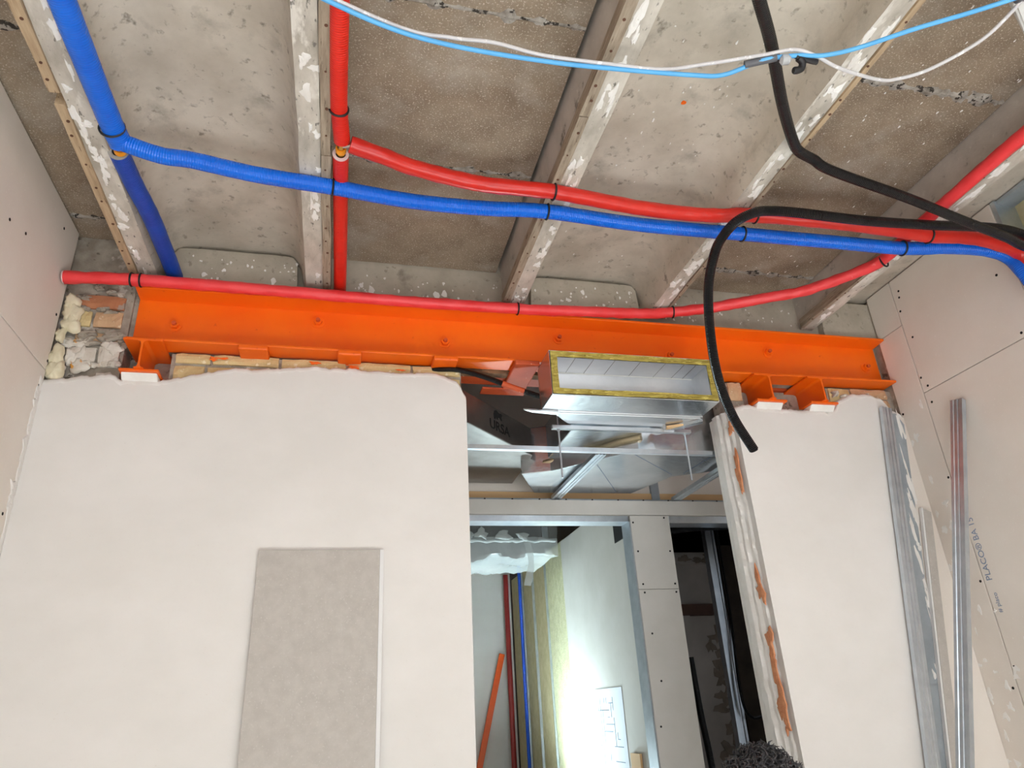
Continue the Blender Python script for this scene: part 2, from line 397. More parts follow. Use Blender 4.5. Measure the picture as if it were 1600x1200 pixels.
# ------------------------------------------------------------------ side walls
wl = struct(MB().box(-1.10, -1.004, -1.9, 2.63, -1.62, 1.69).build('wall_left', 'mortar'))
def board_x(par, xf, xb, y0, y1, z0, z1, m='plasterboard'):
    return MB().box(min(xf, xb), max(xf, xb), y0+.0012, y1-.0012, z0+.0012, z1-.0012).build('plasterboard', m, par, bevel=.0015)
board_x(wl, -.99, -1.003, .3, 2.458, 1.127, 1.69); board_x(wl, -.99, -1.003, 1.1, 2.458, -1.62, 1.126); board_x(wl, -.99, -1.003, -1.9, 1.1, -1.62, 1.126); board_x(wl, -.99, -1.003, -1.9, .3, 1.127, 1.69)
wr = struct(MB().box(2.414, 2.50, -1.9, 2.63, -1.62, 1.48).box(2.414, 2.50, 1.74, 2.63, 1.48, 1.69).box(2.414, 2.50, -1.9, 1.1, 1.48, 1.69).box(2.52, 2.56, 1.0, 1.8, 1.45, 1.72).build('wall_right', 'mortar'))
for a in ((2.302, 2.455, 1.472, 1.695), (2.302, 2.455, -1.62, 1.471), (1.735, 2.30, 1.14, 1.695), (.9, 1.734, 1.14, 1.479), (1.1, 2.30, -1.62, 1.139), (-1.9, 1.1, -1.62, 1.139), (-1.9, .9, 1.14, 1.479), (-1.9, 1.1, 1.48, 1.695)):
    board_x(wr, 2.40, 2.413, *a)
MB().box(2.50, 2.519, 1.05, 1.735, 1.49, 1.69).build('insulation_panel', 'insulation_dark', wr)
MB().box(2.402, 2.50, 1.715, 1.733, 1.49, 1.695).build('stud', 'galvanised', wr)
MB().box(2.415, 2.50, 1.1, 1.715, 1.68, 1.695).build('track', 'galvanised_dull', wr)
def screws(par, x, s, pts):
    mb = MB()
    for y, z in pts: mb.tube([(x+.001*s, y, z), (x-.0012*s, y, z)], .0052, 10)
    mb.build('screw_heads', 'hole_black', par)
screws(wr, 2.40, 1, [(2.261,1.625),(2.268,1.596),(2.285,1.534),(2.265,1.392),(1.81,1.416),(1.803,1.161),(2.289,1.207),(2.268,1.16),(2.274,1.087),(2.44,1.099),(2.311,.769),(2.316,.357),(2.289,.05),(2.322,-.02),(1.8,1.62),(1.95,1.66),(1.5,1.2),(1.5,.9),(1.5,.3)])
screws(wl, -.99, -1, [(1.983,1.394),(2.328,1.619),(2.091,1.423),(2.43,1.33),(2.43,1.06),(2.45,1.16),(2.44,.9),(2.40,.62),(1.9,.9),(1.6,1.4)])
# dabs of filler on the right-hand boards
mb = MB()
for i in range(46):
    if i < 32: y = 2.45-abs(random.gauss(0, .06)); z = random.uniform(-.3, 1.1)
    else: y = random.uniform(2.0, 2.3); z = random.uniform(-.3, .35)
    blob(mb, (2.4, y, z), (0,1,0), (0,0,1), (-1,0,0), random.uniform(.006, .03), random.uniform(.008, .04), .0015, seed=i+50, rough=.6)
tag(mb.build('filler_dabs', 'plaster_torn', wr), kind='stuff')
mb = MB()
for i in range(40):
    z = -.2+1.3*i/40; blob(mb, (-.99, 2.44+random.uniform(-.02, .01), z), (0,1,0), (0,0,1), (1,0,0), random.uniform(.02, .05), random.uniform(.04, .09), .004, seed=i+350, rough=.6)
tag(mb.build('filler_smear', 'plaster_white', wl), kind='stuff')
def text(s, size, org, right, upv, m, par, name='lettering', bold=0, sx=1):
    cu = bpy.data.curves.new('txt', 'FONT'); cu.body = s; cu.size = size; cu.extrude = .0004; cu.offset = bold
    to = bpy.data.objects.new('txt', cu); C.objects.link(to)
    me = bpy.data.meshes.new_from_object(to.evaluated_get(bpy.context.evaluated_depsgraph_get()))
    bpy.data.objects.remove(to)
    r = Vector(right).normalized(); u = Vector(upv).normalized(); n = r.cross(u)
    mb = MB(); mb.add([Vector(org)+r*v.co.x*sx+u*v.co.y+n*v.co.z for v in me.vertices], [tuple(p.vertices) for p in me.polygons])
    return mb.build(name, m, par)
tag(text('PLACO\u00ae BA 15', .036, (2.3994, 2.262, .352), (0,0,1), (0,1,0), 'ink_blue', wr), label='blue printed board lettering')
tag(text('# placo', .024, (2.3994, 2.262, .236), (0,0,1), (0,1,0), 'ink_blue', wr), label='faint blue printed board mark')

# ------------------------------------------------------------------ front wall: masonry, bricks, plaster
mb = MB()
mb.box(-1.1, .44, 2.482, 2.625, -1.62, 1.118); mb.box(1.578, 2.5, 2.482, 2.625, -1.62, 1.118)
mb.box(-1.1, -.775, 2.496, 2.625, 1.118, 1.53)
mb.box(-.615, .435, 2.492, 2.56, 1.118, 1.232)
mb.box(1.585, 1.655, 2.492, 2.625, 1.118, 1.232); mb.box(2.075, 2.5, 2.492, 2.56, 1.118, 1.232)
mb.box(-.775, -.615, 2.585, 2.625, 1.118, 1.244); mb.box(1.655, 2.075, 2.585, 2.625, 1.118, 1.244); mb.box(-.775, 2.5, 2.512, 2.56, 1.255, 1.72); mb.box(-1.1, -.775, 2.50, 2.56, 1.53, 1.86); mb.box(-.775, 2.5, 2.512, 2.56, 1.72, 1.86)
wf = struct(mb.build('wall_front', 'mortar'))
MB().box(.44, 1.585, 2.52, 2.562, 1.236, 1.262).build('rubble_fill', 'rubble', wf)
MB().box(-.775, 2.42, 2.50, 2.511, 1.475, 1.86).build('upper_render', 'trough_end', wf)
def ragged_plaster(tops, x_end0, x_end1, seed):
    xs = []; x = tops[0][0]
    while x < tops[-1][0]: xs.append(x); x += .008
    xs.append(tops[-1][0]); mb = MB(); vs = []; n = len(xs); rows = 4
    for x in xs:
        for (a, za), (b, zb) in zip(tops[:-1], tops[1:]):
            if a <= x <= b: z = za+(zb-za)*(x-a)/(b-a); break
        z += .008*noise.noise(Vector((x*22, seed, 0)))+.006*noise.noise(Vector((x*70, seed, 4)))
        lip = .004*noise.noise(Vector((x*30, seed, 8)))
        vs += [(x, 2.445, -1.62), (x, 2.445, z-.10), (x, 2.445+.001, z-.022), (x, 2.448+lip*.5, z-.008), (x, 2.455+lip, z), (x, 2.481, z+.004), (x, 2.481, -1.62)]
    K = 7
    fs = [(i*K+j, (i+1)*K+j, (i+1)*K+j+1, i*K+j+1) for i in range(n-1) for j in range(K-1)]
    fs += [tuple(range(K)), tuple((n-1)*K+j for j in range(K))[::-1]]
    mb.add(vs, fs)
    for i, f in enumerate(mb.f):
        if i < (n-1)*(K-1) and i % (K-1) >= 2: mb.mi[i] = 1
    return mb.build('plaster_coat', ['plaster_white', 'plaster_torn'], wf, smooth=True, angle=50)
LT = [(-.99,1.091),(-.908,1.104),(-.813,1.122),(-.768,1.118),(-.765,1.108),(-.63,1.106),(-.574,1.123),(-.489,1.145),(-.385,1.171),(-.319,1.168),(-.21,1.182),(-.121,1.192),(.041,1.189),(.183,1.183),(.328,1.192),(.377,1.175),(.421,1.151),(.445,1.10)]
RT = [(1.572,1.095),(1.60,1.112),(1.633,1.118),(1.736,1.104),(1.86,1.104),(2.019,1.104),(2.065,1.112),(2.09,1.156),(2.186,1.197),(2.266,1.192),(2.318,1.176),(2.358,1.122),(2.395,1.10)]
ragged_plaster(LT, 0, 0, 1); ragged_plaster(RT, 0, 0, 2)
# right jamb of the opening, ragged plaster layers
mb = MB(); ny, nz = 26, 230; vs = []
for i in range(ny+1):
    t = i/ny; y = 2.446+(2.628-2.446)*t
    for j in range(nz+1):
        z = -1.62+(1.10+1.62)*j/nz
        e = .025*noise.noise(Vector((z*3, 0, 2)))+.012*noise.noise(Vector((z*14, 0, 7)))
        tt = t+e*3
        d = .0
        if tt > .18: d += .010
        if tt > .36: d += .011
        if tt > .52: d += .010
        if tt > .78: d -= .012
        d += .004*noise.noise(Vector((y*40, z*16, 0)))*(1 if tt < .55 else .2)
        if t < .02: d = 0
        vs.append((1.575-d, y, z))
fs = [(i*(nz+1)+j, i*(nz+1)+j+1, (i+1)*(nz+1)+j+1, (i+1)*(nz+1)+j) for i in range(ny) for j in range(nz)]
mb.add(vs, fs); mb.build('jamb_plaster', 'plaster_torn', wf, smooth=True, angle=60)
for k, (y, z, w_, h_) in enumerate([(2.478,.82,.042,.17),(2.482,.375,.048,.12),(2.482,.185,.04,.09),(2.486,.115,.034,.16),(2.484,-.03,.055,.15),(2.478,-.10,.03,.05),(2.472,1.02,.03,.06),(2.48,-.6,.05,.2)]):
    mb = MB(); blob(mb, (1.560, y, z), (0,1,0), (0,0,1), (-1,0,0), w_, h_, .006, k=18, rough=.7, seed=k+70)
    mb.build('bare_brick', 'brick_bare', wf, smooth=True)
def brick(x0, x1, z0, z1, m, yf=2.478, seed=0):
    rnd = random.Random(seed); mb = MB(); n = 6; d = yf
    vs = []; nx, nz_ = 7, 4
    for k in range(nz_):
        for i in range(nx):
            x = x0+(x1-x0)*i/(nx-1); z = z0+(z1-z0)*k/(nz_-1)
            ed = (i in (0, nx-1)) + (k in (0, nz_-1))
            vs.append((x+(rnd.random()-.5)*.005*(ed > 0), d+.004*ed+rnd.random()*.004, z+(rnd.random()-.5)*.004*(ed > 0)))
    fs = [(k*nx+i, k*nx+i+1, (k+1)*nx+i+1, (k+1)*nx+i) for k in range(nz_-1) for i in range(nx-1)]
    m0 = len(vs); vs += [(x0,2.494,z0),(x1,2.494,z0),(x1,2.494,z1),(x0,2.494,z1)]
    fs += [tuple([m0+1]+list(range(nx))[::-1]+[m0])[::1] if False else tuple(list(range(nx))[::-1]+[m0, m0+1]), tuple([(nz_-1)*nx+i for i in range(nx)]+[m0+2, m0+3]),
           tuple([k*nx for k in range(nz_)]+[m0+3, m0]), tuple([k*nx+nx-1 for k in range(nz_)][::-1]+[m0+1, m0+2])]
    mb.add(vs, fs); return mb.build('brick', m, wf)
brick(-.965, -.80, 1.395, 1.448, 'brick_red', seed=1); brick(-.955, -.90, 1.322, 1.382, 'brick_yellow', seed=2); brick(-.888, -.80, 1.322, 1.382, 'brick_pink', seed=3)
brick(-.94, -.79, 1.255, 1.305, 'brick_pink', yf=2.486, seed=4); brick(-.945, -.86, 1.165, 1.232, 'plaster_lump', yf=2.472, seed=5); brick(-.85, -.785, 1.165, 1.24, 'plaster_lump', yf=2.474, seed=6)
xx = -.60; k = 0
for ln in (.115, .225, .23, .23, .22): brick(xx, min(xx+ln, .43), 1.196, 1.232, 'brick_yellow', seed=10+k); xx += ln+.012; k += 1
xx = -.60
for ln in (.10, .23, .225, .23, .20): brick(xx, min(xx+ln, .43), 1.128, 1.184, 'brick_yellow', seed=20+k); xx += ln+.012; k += 1
brick(2.085, 2.19, 1.168, 1.23, 'brick_yellow', seed=40); brick(2.20, 2.385, 1.19, 1.232, 'brick_pink', seed=41); brick(2.30, 2.385, 1.125, 1.182, 'brick_pink', seed=42); brick(1.59, 1.65, 1.15, 1.232, 'brick_pink', seed=43)
mb = MB()
for i in range(17):
    x = random.uniform(-.96, -.79); z = random.uniform(1.11, 1.25)
    blob(mb, (x, 2.482, z), (1,0,0), (0,0,1), (0,-1,0), random.uniform(.025, .07), random.uniform(.02, .06), random.uniform(.004, .013), seed=i+500, rough=.35, k=20)
for i in range(10):
    blob(mb, (random.uniform(2.09, 2.28), 2.478, random.uniform(1.14, 1.2)), (1,0,0), (0,0,1), (0,-1,0), random.uniform(.02, .05), random.uniform(.02, .04), .02, seed=i+560, rough=.6)
tag(mb.build('plaster_lumps', 'plaster_lump', wf, smooth=True, angle=180), kind='stuff')
mb = MB()
for i in range(16):
    blob(mb, (random.uniform(-.95, -.78), 2.488, random.uniform(1.38, 1.50) if i > 8 else random.uniform(1.24, 1.32)), (1,0,0), (0,0,1), (0,-1,0), random.uniform(.03, .07), random.uniform(.015, .035), .014, seed=i+600, rough=.6)
tag(mb.build('mortar_lumps', 'mortar', wf, smooth=True), kind='stuff')
mb = MB(); 
for (x, z, w_, h_) in [(-.965,1.40,.05,.07),(-.955,1.355,.065,.09),(-.95,1.315,.06,.07),(-.975,1.27,.03,.06),(-.975,1.19,.045,.08),(-.968,1.13,.06,.08)]:
    blob(mb, (x, 2.474, z), (1,0,0), (0,0,1), (0,-1,0), w_, h_, .022, k=20, rough=.35, seed=int(z*1000))
mb.build('foam_bead', 'foam', wf, smooth=True, angle=180)
mb = MB()
for i in range(9): blob(mb, (random.choice([-.50, -.47, -.44, -.15, -.12, .02, .2, .24]), 2.4765, random.uniform(1.2, 1.225)), (1,0,0), (0,0,1), (0,-1,0), random.uniform(.015, .05), random.uniform(.006, .016), .0012, seed=i+700, rough=.7)
mb.build('paint_marks', 'orange_paint', wf)

for x0, x1 in ((-.752, -.637), (1.68, 1.80), (1.935, 2.052)):
    MB().prismX([(2.424,1.1215),(2.448,1.098),(2.484,1.098),(2.484,1.1215)], x0, x1).build('mortar_pad', 'plaster_torn', wf, bevel=.003)
MB().prismY([(2.352,1.085),(2.3985,1.085),(2.3985,-1.62),(1.868,-1.62)], 2.4425, 2.4448).build('bare_board', 'plasterboard', wf)
# ------------------------------------------------------------------ steel beams
def channel(par, x0, x1, yf, yw, z0, z1, m, sgn=1):
    """yf flange tips, yw web face (towards the tips)"""
    MB().box(x0, x1, min(yw, yw+sgn*.009), max(yw, yw+sgn*.009), z0, z1).build('web', m, par)
    for nm, za, zb, zi in (('bottom_flange', z0, z0+.010, z0+.016), ('top_flange', z1, z1-.010, z1-.016)):
        poly = [(yf, za), (yw, za), (yw, zi), (yf, zb)]
        if (sgn > 0) != (za == z0): poly = poly[::-1]
        MB().prismX(poly, x0, x1).build(nm, m, par, bevel=.002)
fb = thing('steel_channel_beam', 'long bright orange steel channel beam spanning the front wall above the opening', 'beam', (.8, 2.46, 1.245))
channel(fb, -.757, 2.398, 2.42, 2.50, 1.246, 1.467, 'orange_paint')
for x, z in [(-.624,1.352),(-.118,1.405),(.375,1.350),(.852,1.40),(1.35,1.35),(1.832,1.398),(2.329,1.352)]:
    b_ = MB().tube([(x,2.5,z),(x,2.497,z)], .024, 20).build('bolt_washer', 'orange_paint', fb, smooth=True)
    MB().tube([(x,2.497,z),(x,2.484,z)], .0165, 6).build('bolt_nut', 'orange_paint', b_)
    MB().tube([(x,2.484,z),(x,2.474,z)], .008, 10).build('bolt_thread', 'orange_dull', b_)
for x0, x1 in ((-.383,-.281),(-.036,.050),(.318,.412),(.635,.736)):
    mb = MB().box(x0, x1, 2.404, 2.657, 1.224, 1.2445); mb.build('tie_plate', 'orange_paint' if x0 < .6 else 'orange_dull', fb, bevel=.005)
bb = thing('steel_channel_beam', 'second orange channel beam at the back of the opening, mostly hidden behind the first', 'beam', (.8, 2.62, 1.21))
channel(bb, -.757, 2.398, 2.655, 2.575, 1.246, 1.467, 'orange_dull', -1)
MB().box(.55, .74, 2.64, 2.70, 1.222, 1.230).build('splice_plate', 'orange_dull', bb, bevel=.002)
def stub(x0, x1, label):
    s_ = thing('needle_beam', label, 'beam', ((x0+x1)/2, 2.5, 1.12), 'short I-section stubs under the channel beam')
    xc = (x0+x1)/2; z0, z1 = 1.122, 1.2435; y0, y1 = 2.402, 2.584
    MB().box(x0, x1, y0, y1, z1-.009, z1).build('top_flange', 'orange_paint', s_, bevel=.001)
    MB().box(x0, x1, y0+.012, y1, z0, z0+.009).build('bottom_flange', 'orange_paint', s_, bevel=.001)
    pr = [(xc-.0035, z0+.009), (xc+.0035, z0+.009), (xc+.0035, z1-.009), (xc-.0035, z1-.009)]
    f = .012
    pr = [(xc-.0035-f, z0+.009), (xc+.0035+f, z0+.009), (xc+.006, z0+.013), (xc+.0035, z0+.009+f), (xc+.0035, z1-.009-f), (xc+.006, z1-.013), (xc+.0035+f, z1-.009), (xc-.0035-f, z1-.009), (xc-.006, z1-.013), (xc-.0035, z1-.009-f), (xc-.0035, z0+.009+f), (xc-.006, z0+.013)]
    MB().prismY(pr, y0, y1).build('web', 'orange_paint', s_, smooth=True, angle=60)
    mb = MB(); 
    for i in range(14): blob(mb, (x0+.005+(x1-x0-.01)*i/13, 2.4195, z1-.002), (1,0,0), (0,0,1), (0,-1,0), .011, .008, .003, seed=i)
    mb.build('weld_bead', 'orange_paint', s_, smooth=True)
    return s_
stub(-.757, -.632, 'short orange I-beam stub under the left end of the beam, beside bare brick')
stub(1.672, 1.812, 'short orange I-beam stub under the beam, nearest the opening of the right-hand pair')
stub(1.928, 2.06, 'short orange I-beam stub under the beam, nearest the right wall')

# ------------------------------------------------------------------ insulated pipes
def sleeve(par, name, pts, r, m, seg=16, jig=.03, n=14, jf=30, foam=None):
    mb = MB(); mb.tube(bez(pts, n), r, seg, jig=jig, jf=jf); return mb.build(name, m, par, smooth=True, angle=80)
def hollow_end(par, p, d, r, m, name='foam_end'):
    d = Vector(d).normalized(); p = Vector(p); a = Vector((0,0,1)); u = a.cross(d).normalized(); v = d.cross(u); mb = MB(); vs = []; k = 20
    for rr, dd in ((r, 0), (r, .004), (r*.62, .004), (r*.6, -.03)):
        for i in range(k): an = 2*math.pi*i/k; vs.append(p+d*dd+(u*math.cos(an)+v*math.sin(an))*rr)
    fs = [(q*k+i, q*k+(i+1) % k, (q+1)*k+(i+1) % k, (q+1)*k+i) for q in range(3) for i in range(k)]
    mb.add(vs, fs); o = mb.build(name, m, par, smooth=True)
    mb = MB(); mb.add([p+d*.0005+(u*math.cos(2*math.pi*i/k)+v*math.sin(2*math.pi*i/k))*r*.61 for i in range(k)], [tuple(range(k))]); mb.build('bore', 'hole_black', o)
bm = thing('insulated_pipe', 'thick blue sleeved pipe running along the leftmost rib with an exposed orange-ringed joint', 'pipe', (-.67, 1.8, 1.49))
sleeve(bm, 'upper_sleeve', [(-.66,-1.2,1.53),(-.672,.3,1.53),(-.677,1.0,1.53),(-.674,1.3,1.528),(-.668,1.54,1.526),(-.664,1.66,1.524),(-.656,1.745,1.52)], .031, 'blue_sleeve')
sleeve(bm, 'lower_sleeve', [(-.676,1.800,1.535),(-.668,1.95,1.54),(-.653,2.10,1.54),(-.645,2.30,1.54),(-.642,2.46,1.54)], .028, 'blue_deep')
hollow_end(bm, (-.676,1.799,1.535), (-.05,-1,-.15), .0285, 'sleeve_foam')
j = MB().tube([(-.660,1.742,1.519),(-.672,1.83,1.533)], .013, 16).build('pipe_joint', 'steel_pipe', bm, smooth=True)
MB().tube([(-.6655,1.772,1.525),(-.6685,1.79,1.5275)], .0165, 18).build('press_ring', 'press_ring', j, smooth=True)
ring_tie(bm, (-.665,1.69,1.523), (.02,1,0), .0325)
bbp = thing('insulated_pipe', 'long blue sleeved pipe crossing under the ribs from left to right', 'pipe', (.8, 1.82, 1.48))
sleeve(bbp, 'sleeve', [(-.645,1.738,1.515),(-.55,1.757,1.502),(-.468,1.766,1.505),(-.294,1.796,1.503),(-.07,1.82,1.506),(.169,1.842,1.502),(.40,1.838,1.500),(.624,1.828,1.506),(.961,1.84,1.502),(1.353,1.837,1.506),(1.685,1.797,1.480),(1.950,1.762,1.457),(2.113,1.728,1.454),(2.254,1.703,1.441),(2.34,1.699,1.416),(2.352,1.677,1.338),(2.372,1.668,1.26),(2.43,1.66,1.21)], .0245, 'blue_sleeve')
for p, d in (((-.07,1.82,1.506),(1,.08,0)), ((.624,1.828,1.506),(1,0,0)), ((1.353,1.837,1.506),(1,0,0)), ((1.950,1.762,1.457),(1,-.1,0))): ring_tie(bbp, p, d, .0262)
rm = thing('insulated_pipe', 'bright red sleeved pipe along the second rib with a brass joint showing', 'pipe', (-.06, 1.7, 1.49))
sleeve(rm, 'upper_sleeve', [(-.05,-1.2,1.53),(-.055,.4,1.53),(-.058,1.2,1.53),(-.057,1.475,1.53),(-.053,1.55,1.528),(-.046,1.635,1.525)], .0235, 'red_sleeve')
sleeve(rm, 'lower_sleeve', [(-.049,1.700,1.53),(-.047,1.9,1.535),(-.045,2.1,1.535),(-.043,2.3,1.535),(-.042,2.49,1.535)], .0235, 'red_sleeve')
hollow_end(rm, (-.049,1.699,1.53), (0,-1,-.1), .024, 'sleeve_foam_pink')
j = MB().tube([(-.048,1.63,1.526),(-.049,1.72,1.531)], .012, 16).build('pipe_joint', 'brass', rm, smooth=True)
MB().tube([(-.0485,1.668,1.528),(-.0487,1.684,1.529)], .0155, 18).build('press_ring', 'press_ring', j, smooth=True)
MB().tube([(-.048,1.655,1.527),(-.010,1.64,1.52)], .010, 14).build('branch_spigot', 'steel_pipe', j, smooth=True)
ring_tie(rm, (-.056,1.52,1.529), (0,1,0), .0252, tail=False)
rb_ = thing('insulated_pipe', 'glossy red sleeved pipe crossing under the ribs beside the long blue one', 'pipe', (.8, 1.73, 1.48))
sleeve(rb_, 'sleeve', [(-.022,1.635,1.515),(.07,1.655,1.505),(.174,1.689,1.503),(.376,1.722,1.500),(.618,1.727,1.505),(.925,1.752,1.500),(1.161,1.754,1.502),(1.343,1.732,1.506),(1.609,1.690,1.478),(1.847,1.671,1.457),(1.983,1.674,1.452),(2.154,1.656,1.448),(2.283,1.654,1.426),(2.357,1.658,1.395),(2.376,1.645,1.31),(2.43,1.635,1.26)], .0245, 'red_branch', jig=.10, jf=24)
for p, d in (((.618,1.727,1.505),(1,.05,0)), ((1.343,1.732,1.506),(1,-.05,0)), ((1.983,1.674,1.452),(1,0,0))): ring_tie(rb_, p, d, .0265)
rl = thing('insulated_pipe', 'pinkish red sleeved pipe lying along the top of the orange beam', 'pipe', (.8, 2.39, 1.45))
sleeve(rl, 'sleeve', [(-.98,2.395,1.462),(-.758,2.395,1.472),(-.343,2.395,1.470),(.126,2.394,1.464),(.655,2.392,1.466),(1.0,2.39,1.478),(1.189,2.388,1.486),(1.332,2.382,1.50),(1.50,2.31,1.498),(1.684,2.214,1.50),(1.80,2.14,1.496),(1.881,2.063,1.50),(1.96,1.97,1.503),(1.992,1.886,1.505),(1.985,1.75,1.51),(1.978,1.55,1.512),(1.972,1.3,1.512),(1.965,1.0,1.51),(1.96,.2,1.50),(1.96,-1.2,1.50)], .0215, 'red_pink', seg=18, n=18, jig=.2, jf=26)
hollow_end(rl, (-.979,2.395,1.462), (-1,0,-.04), .022, 'sleeve_foam_pink')
for p, d in (((-.766,2.395,1.472),(1,0,0)), ((-.735,2.395,1.472),(1,0,0)), ((.655,2.392,1.466),(1,0,0)), ((1.332,2.382,1.50),(1,-.2,0)), ((1.995,1.90,1.50),(.3,-1,0))): ring_tie(rl, p, d, .0238)

# ------------------------------------------------------------------ conduits and cables
ca = thing('conduit', 'black corrugated conduit hanging across the ceiling from the top edge to the right wall', 'conduit', (1.3, 1.3, 1.47))
MB().tube(bez([(-.1,-.5,1.50),(.35,.35,1.495),(.66,.70,1.49),(.80,.856,1.488),(.903,.97,1.488),(1.001,1.078,1.488),(1.136,1.244,1.486),(1.24,1.358,1.482),(1.292,1.402,1.483),(1.36,1.428,1.484),(1.435,1.446,1.466),(1.718,1.471,1.418),(1.938,1.507,1.390),(2.136,1.535,1.364),(2.23,1.554,1.349),(2.36,1.55,1.31),(2.43,1.55,1.27)], 12), .0158, 14).build('tubing', 'conduit_black', ca, smooth=True)
cb = thing('conduit', 'black corrugated conduit with a loose end dangling in front of the duct', 'conduit', (1.3, 1.9, .77))
MB().tube(bez([(2.43,1.50,1.22),(2.385,1.535,1.28),(2.31,1.562,1.385),(2.173,1.569,1.427),(1.883,1.577,1.414),(1.655,1.603,1.424),(1.428,1.620,1.440),(1.34,1.648,1.459),(1.283,1.655,1.450),(1.230,1.69,1.432),(1.202,1.75,1.402),(1.195,1.80,1.366),(1.203,1.88,1.293),(1.221,1.95,1.156),(1.249,2.0,1.009),(1.302,2.04,.884),(1.377,2.07,.773)], 14), .0165, 14).build('tubing', 'conduit_black', cb, smooth=True)
MB().tube([(1.3772,2.0701,.7728),(1.379,2.0712,.7698)], .0135, 14).build('open_end', 'conduit_end', cb, smooth=True)
cc = thing('cable', 'short black cable taped in orange poking out of the wall above the opening', 'cable', (.55, 2.48, 1.14))
MB().tube(bez([(.30,2.50,1.222),(.36,2.475,1.219),(.432,2.472,1.217),(.539,2.49,1.199),(.641,2.50,1.168),(.758,2.51,1.138),(.85,2.54,1.13)], 10), .0105, 12).build('sheath', 'conduit_black', cc, smooth=True)
MB().tube(bez([(.60,2.4965,1.181),(.65,2.501,1.1655),(.69,2.5035,1.155)], 6), .0117, 12).build('tape', 'orange_dull', cc, smooth=True)
c1 = thing('cable', 'light blue cable drooping across the top of the ceiling', 'cable', (.6, 1.1, 1.40))
MB().tube(bez([(-.989,.80,1.50),(-.52,.95,1.45),(-.30,1.03,1.435),(-.082,1.104,1.42),(.073,1.148,1.415),(.223,1.164,1.412),(.425,1.166,1.412),(.586,1.158,1.412),(.796,1.134,1.405),(.876,1.118,1.405),(.953,1.066,1.412),(1.03,1.042,1.416),(1.10,1.03,1.418),(1.171,.997,1.42),(1.274,.923,1.42),(1.38,.868,1.43),(1.475,.815,1.44)], 10), .0056, 10).build('sheath', 'cable_blue', c1, smooth=True)
c2 = thing('cable', 'thin grey-white cable twisted with the light blue one and sagging at the right', 'cable', (.6, 1.1, 1.40))
MB().tube(bez([(-.989,.815,1.51),(-.52,.96,1.458),(-.30,1.035,1.445),(.06,1.143,1.427),(.20,1.153,1.426),(.30,1.145,1.422),(.42,1.158,1.422),(.586,1.152,1.420),(.72,1.138,1.414),(.82,1.108,1.418),(.95,1.058,1.420),(1.02,1.033,1.424),(1.08,1.036,1.42),(1.14,1.045,1.405),(1.219,1.060,1.41),(1.28,1.066,1.412),(1.323,1.059,1.412),(1.391,1.014,1.412),(1.46,.925,1.42),(1.48,.85,1.43),(1.482,.80,1.44)], 10), .0046, 10).build('sheath', 'cable_white', c2, smooth=True)
MB().tube([(.915,1.087,1.412),(.985,1.056,1.416)], .0095, 12).build('tape', 'tape_grey', c2, smooth=True)
mb = MB(); mb.tube([(.99,1.053,1.406),(.995,1.051,1.404),(1.008,1.047,1.404),(1.014,1.045,1.406)], [.006,.0125,.0125,.006], 16); mb.build('clip_bead', 'bead_clear', c2, smooth=True)
mb = MB(); mb.tube(bez([(1.035,1.045,1.415),(1.05,1.05,1.408),(1.052,1.058,1.398),(1.043,1.062,1.392),(1.03,1.064,1.390)], 5), [.004]+[.009]*19+[.007], 10); mb.tube(bez([(1.03,1.043,1.416),(1.07,1.046,1.412),(1.09,1.046,1.411)], 5), .007, 8); mb.build('tape_knot', 'tie_black', c2, smooth=True)
jb = thing('junction_box', 'pale grey box at the top right corner where the thin cables end', 'junction box', (1.62, .80, 1.44))
MB().prismZ([(1.486,.842),(1.63,.93),(1.80,.66),(1.65,.56)], 1.45, 1.695).build('body', 'white_plastic', jb, bevel=.004)
MB().prismZ([(1.492,.838),(1.629,.922),(1.793,.664),(1.653,.57)], 1.444, 1.4495).build('lid', 'white_plastic', jb, bevel=.002)
MB().tube([(1.47,.82,1.44),(1.52,.80,1.452)], .012, 12).build('gland', 'tape_grey', jb, smooth=True)

# ------------------------------------------------------------------ ventilation ducts in the opening
du = thing('ventilation_duct', 'silver foil duct with a yellow wool-edged open mouth sticking out under the beam', 'duct', (1.1, 2.6, 1.0))
x0, x1, z0, z1 = .735, 1.412, 1.045, 1.2285; t = .024; y0, y1 = 2.28, 2.43
mb = MB()
mb.box(x0-.0, x1, y0+.001, y1, z1-.004, z1); mb.box(x0, x1, y0+.001, y1, z0, z0+.004); mb.box(x0, x0+.004, y0+.001, y1, z0+.004, z1-.004); mb.box(x1-.004, x1, y0+.001, y1, z0+.004, z1-.004)
mb.build('mouth_casing', 'foil', du, bevel=.003)
def wool_strip(a, b, c, d):
    mb = MB(); n = 40; horiz = (b-a) > (d-c); m_ = 6; vs = []
    for i in range(n+1):
        for k in range(m_+1):
            u = i/n; v = k/m_
            if horiz: x = a+(b-a)*u; z = c+(d-c)*v
            else: x = a+(b-a)*v; z = c+(d-c)*u
            vs.append((x, y0-.002+.005*noise.noise(Vector((x*(26 if horiz else 160), 3, z*(160 if horiz else 26)))), z))
    fs = [(i*(m_+1)+k, (i+1)*(m_+1)+k, (i+1)*(m_+1)+k+1, i*(m_+1)+k+1) for i in range(n) for k in range(m_)]
    if not horiz: fs = [f[::-1] for f in fs]
    mb.add(vs, fs); mb.build('wool_edge', 'wool', du, smooth=True)
    
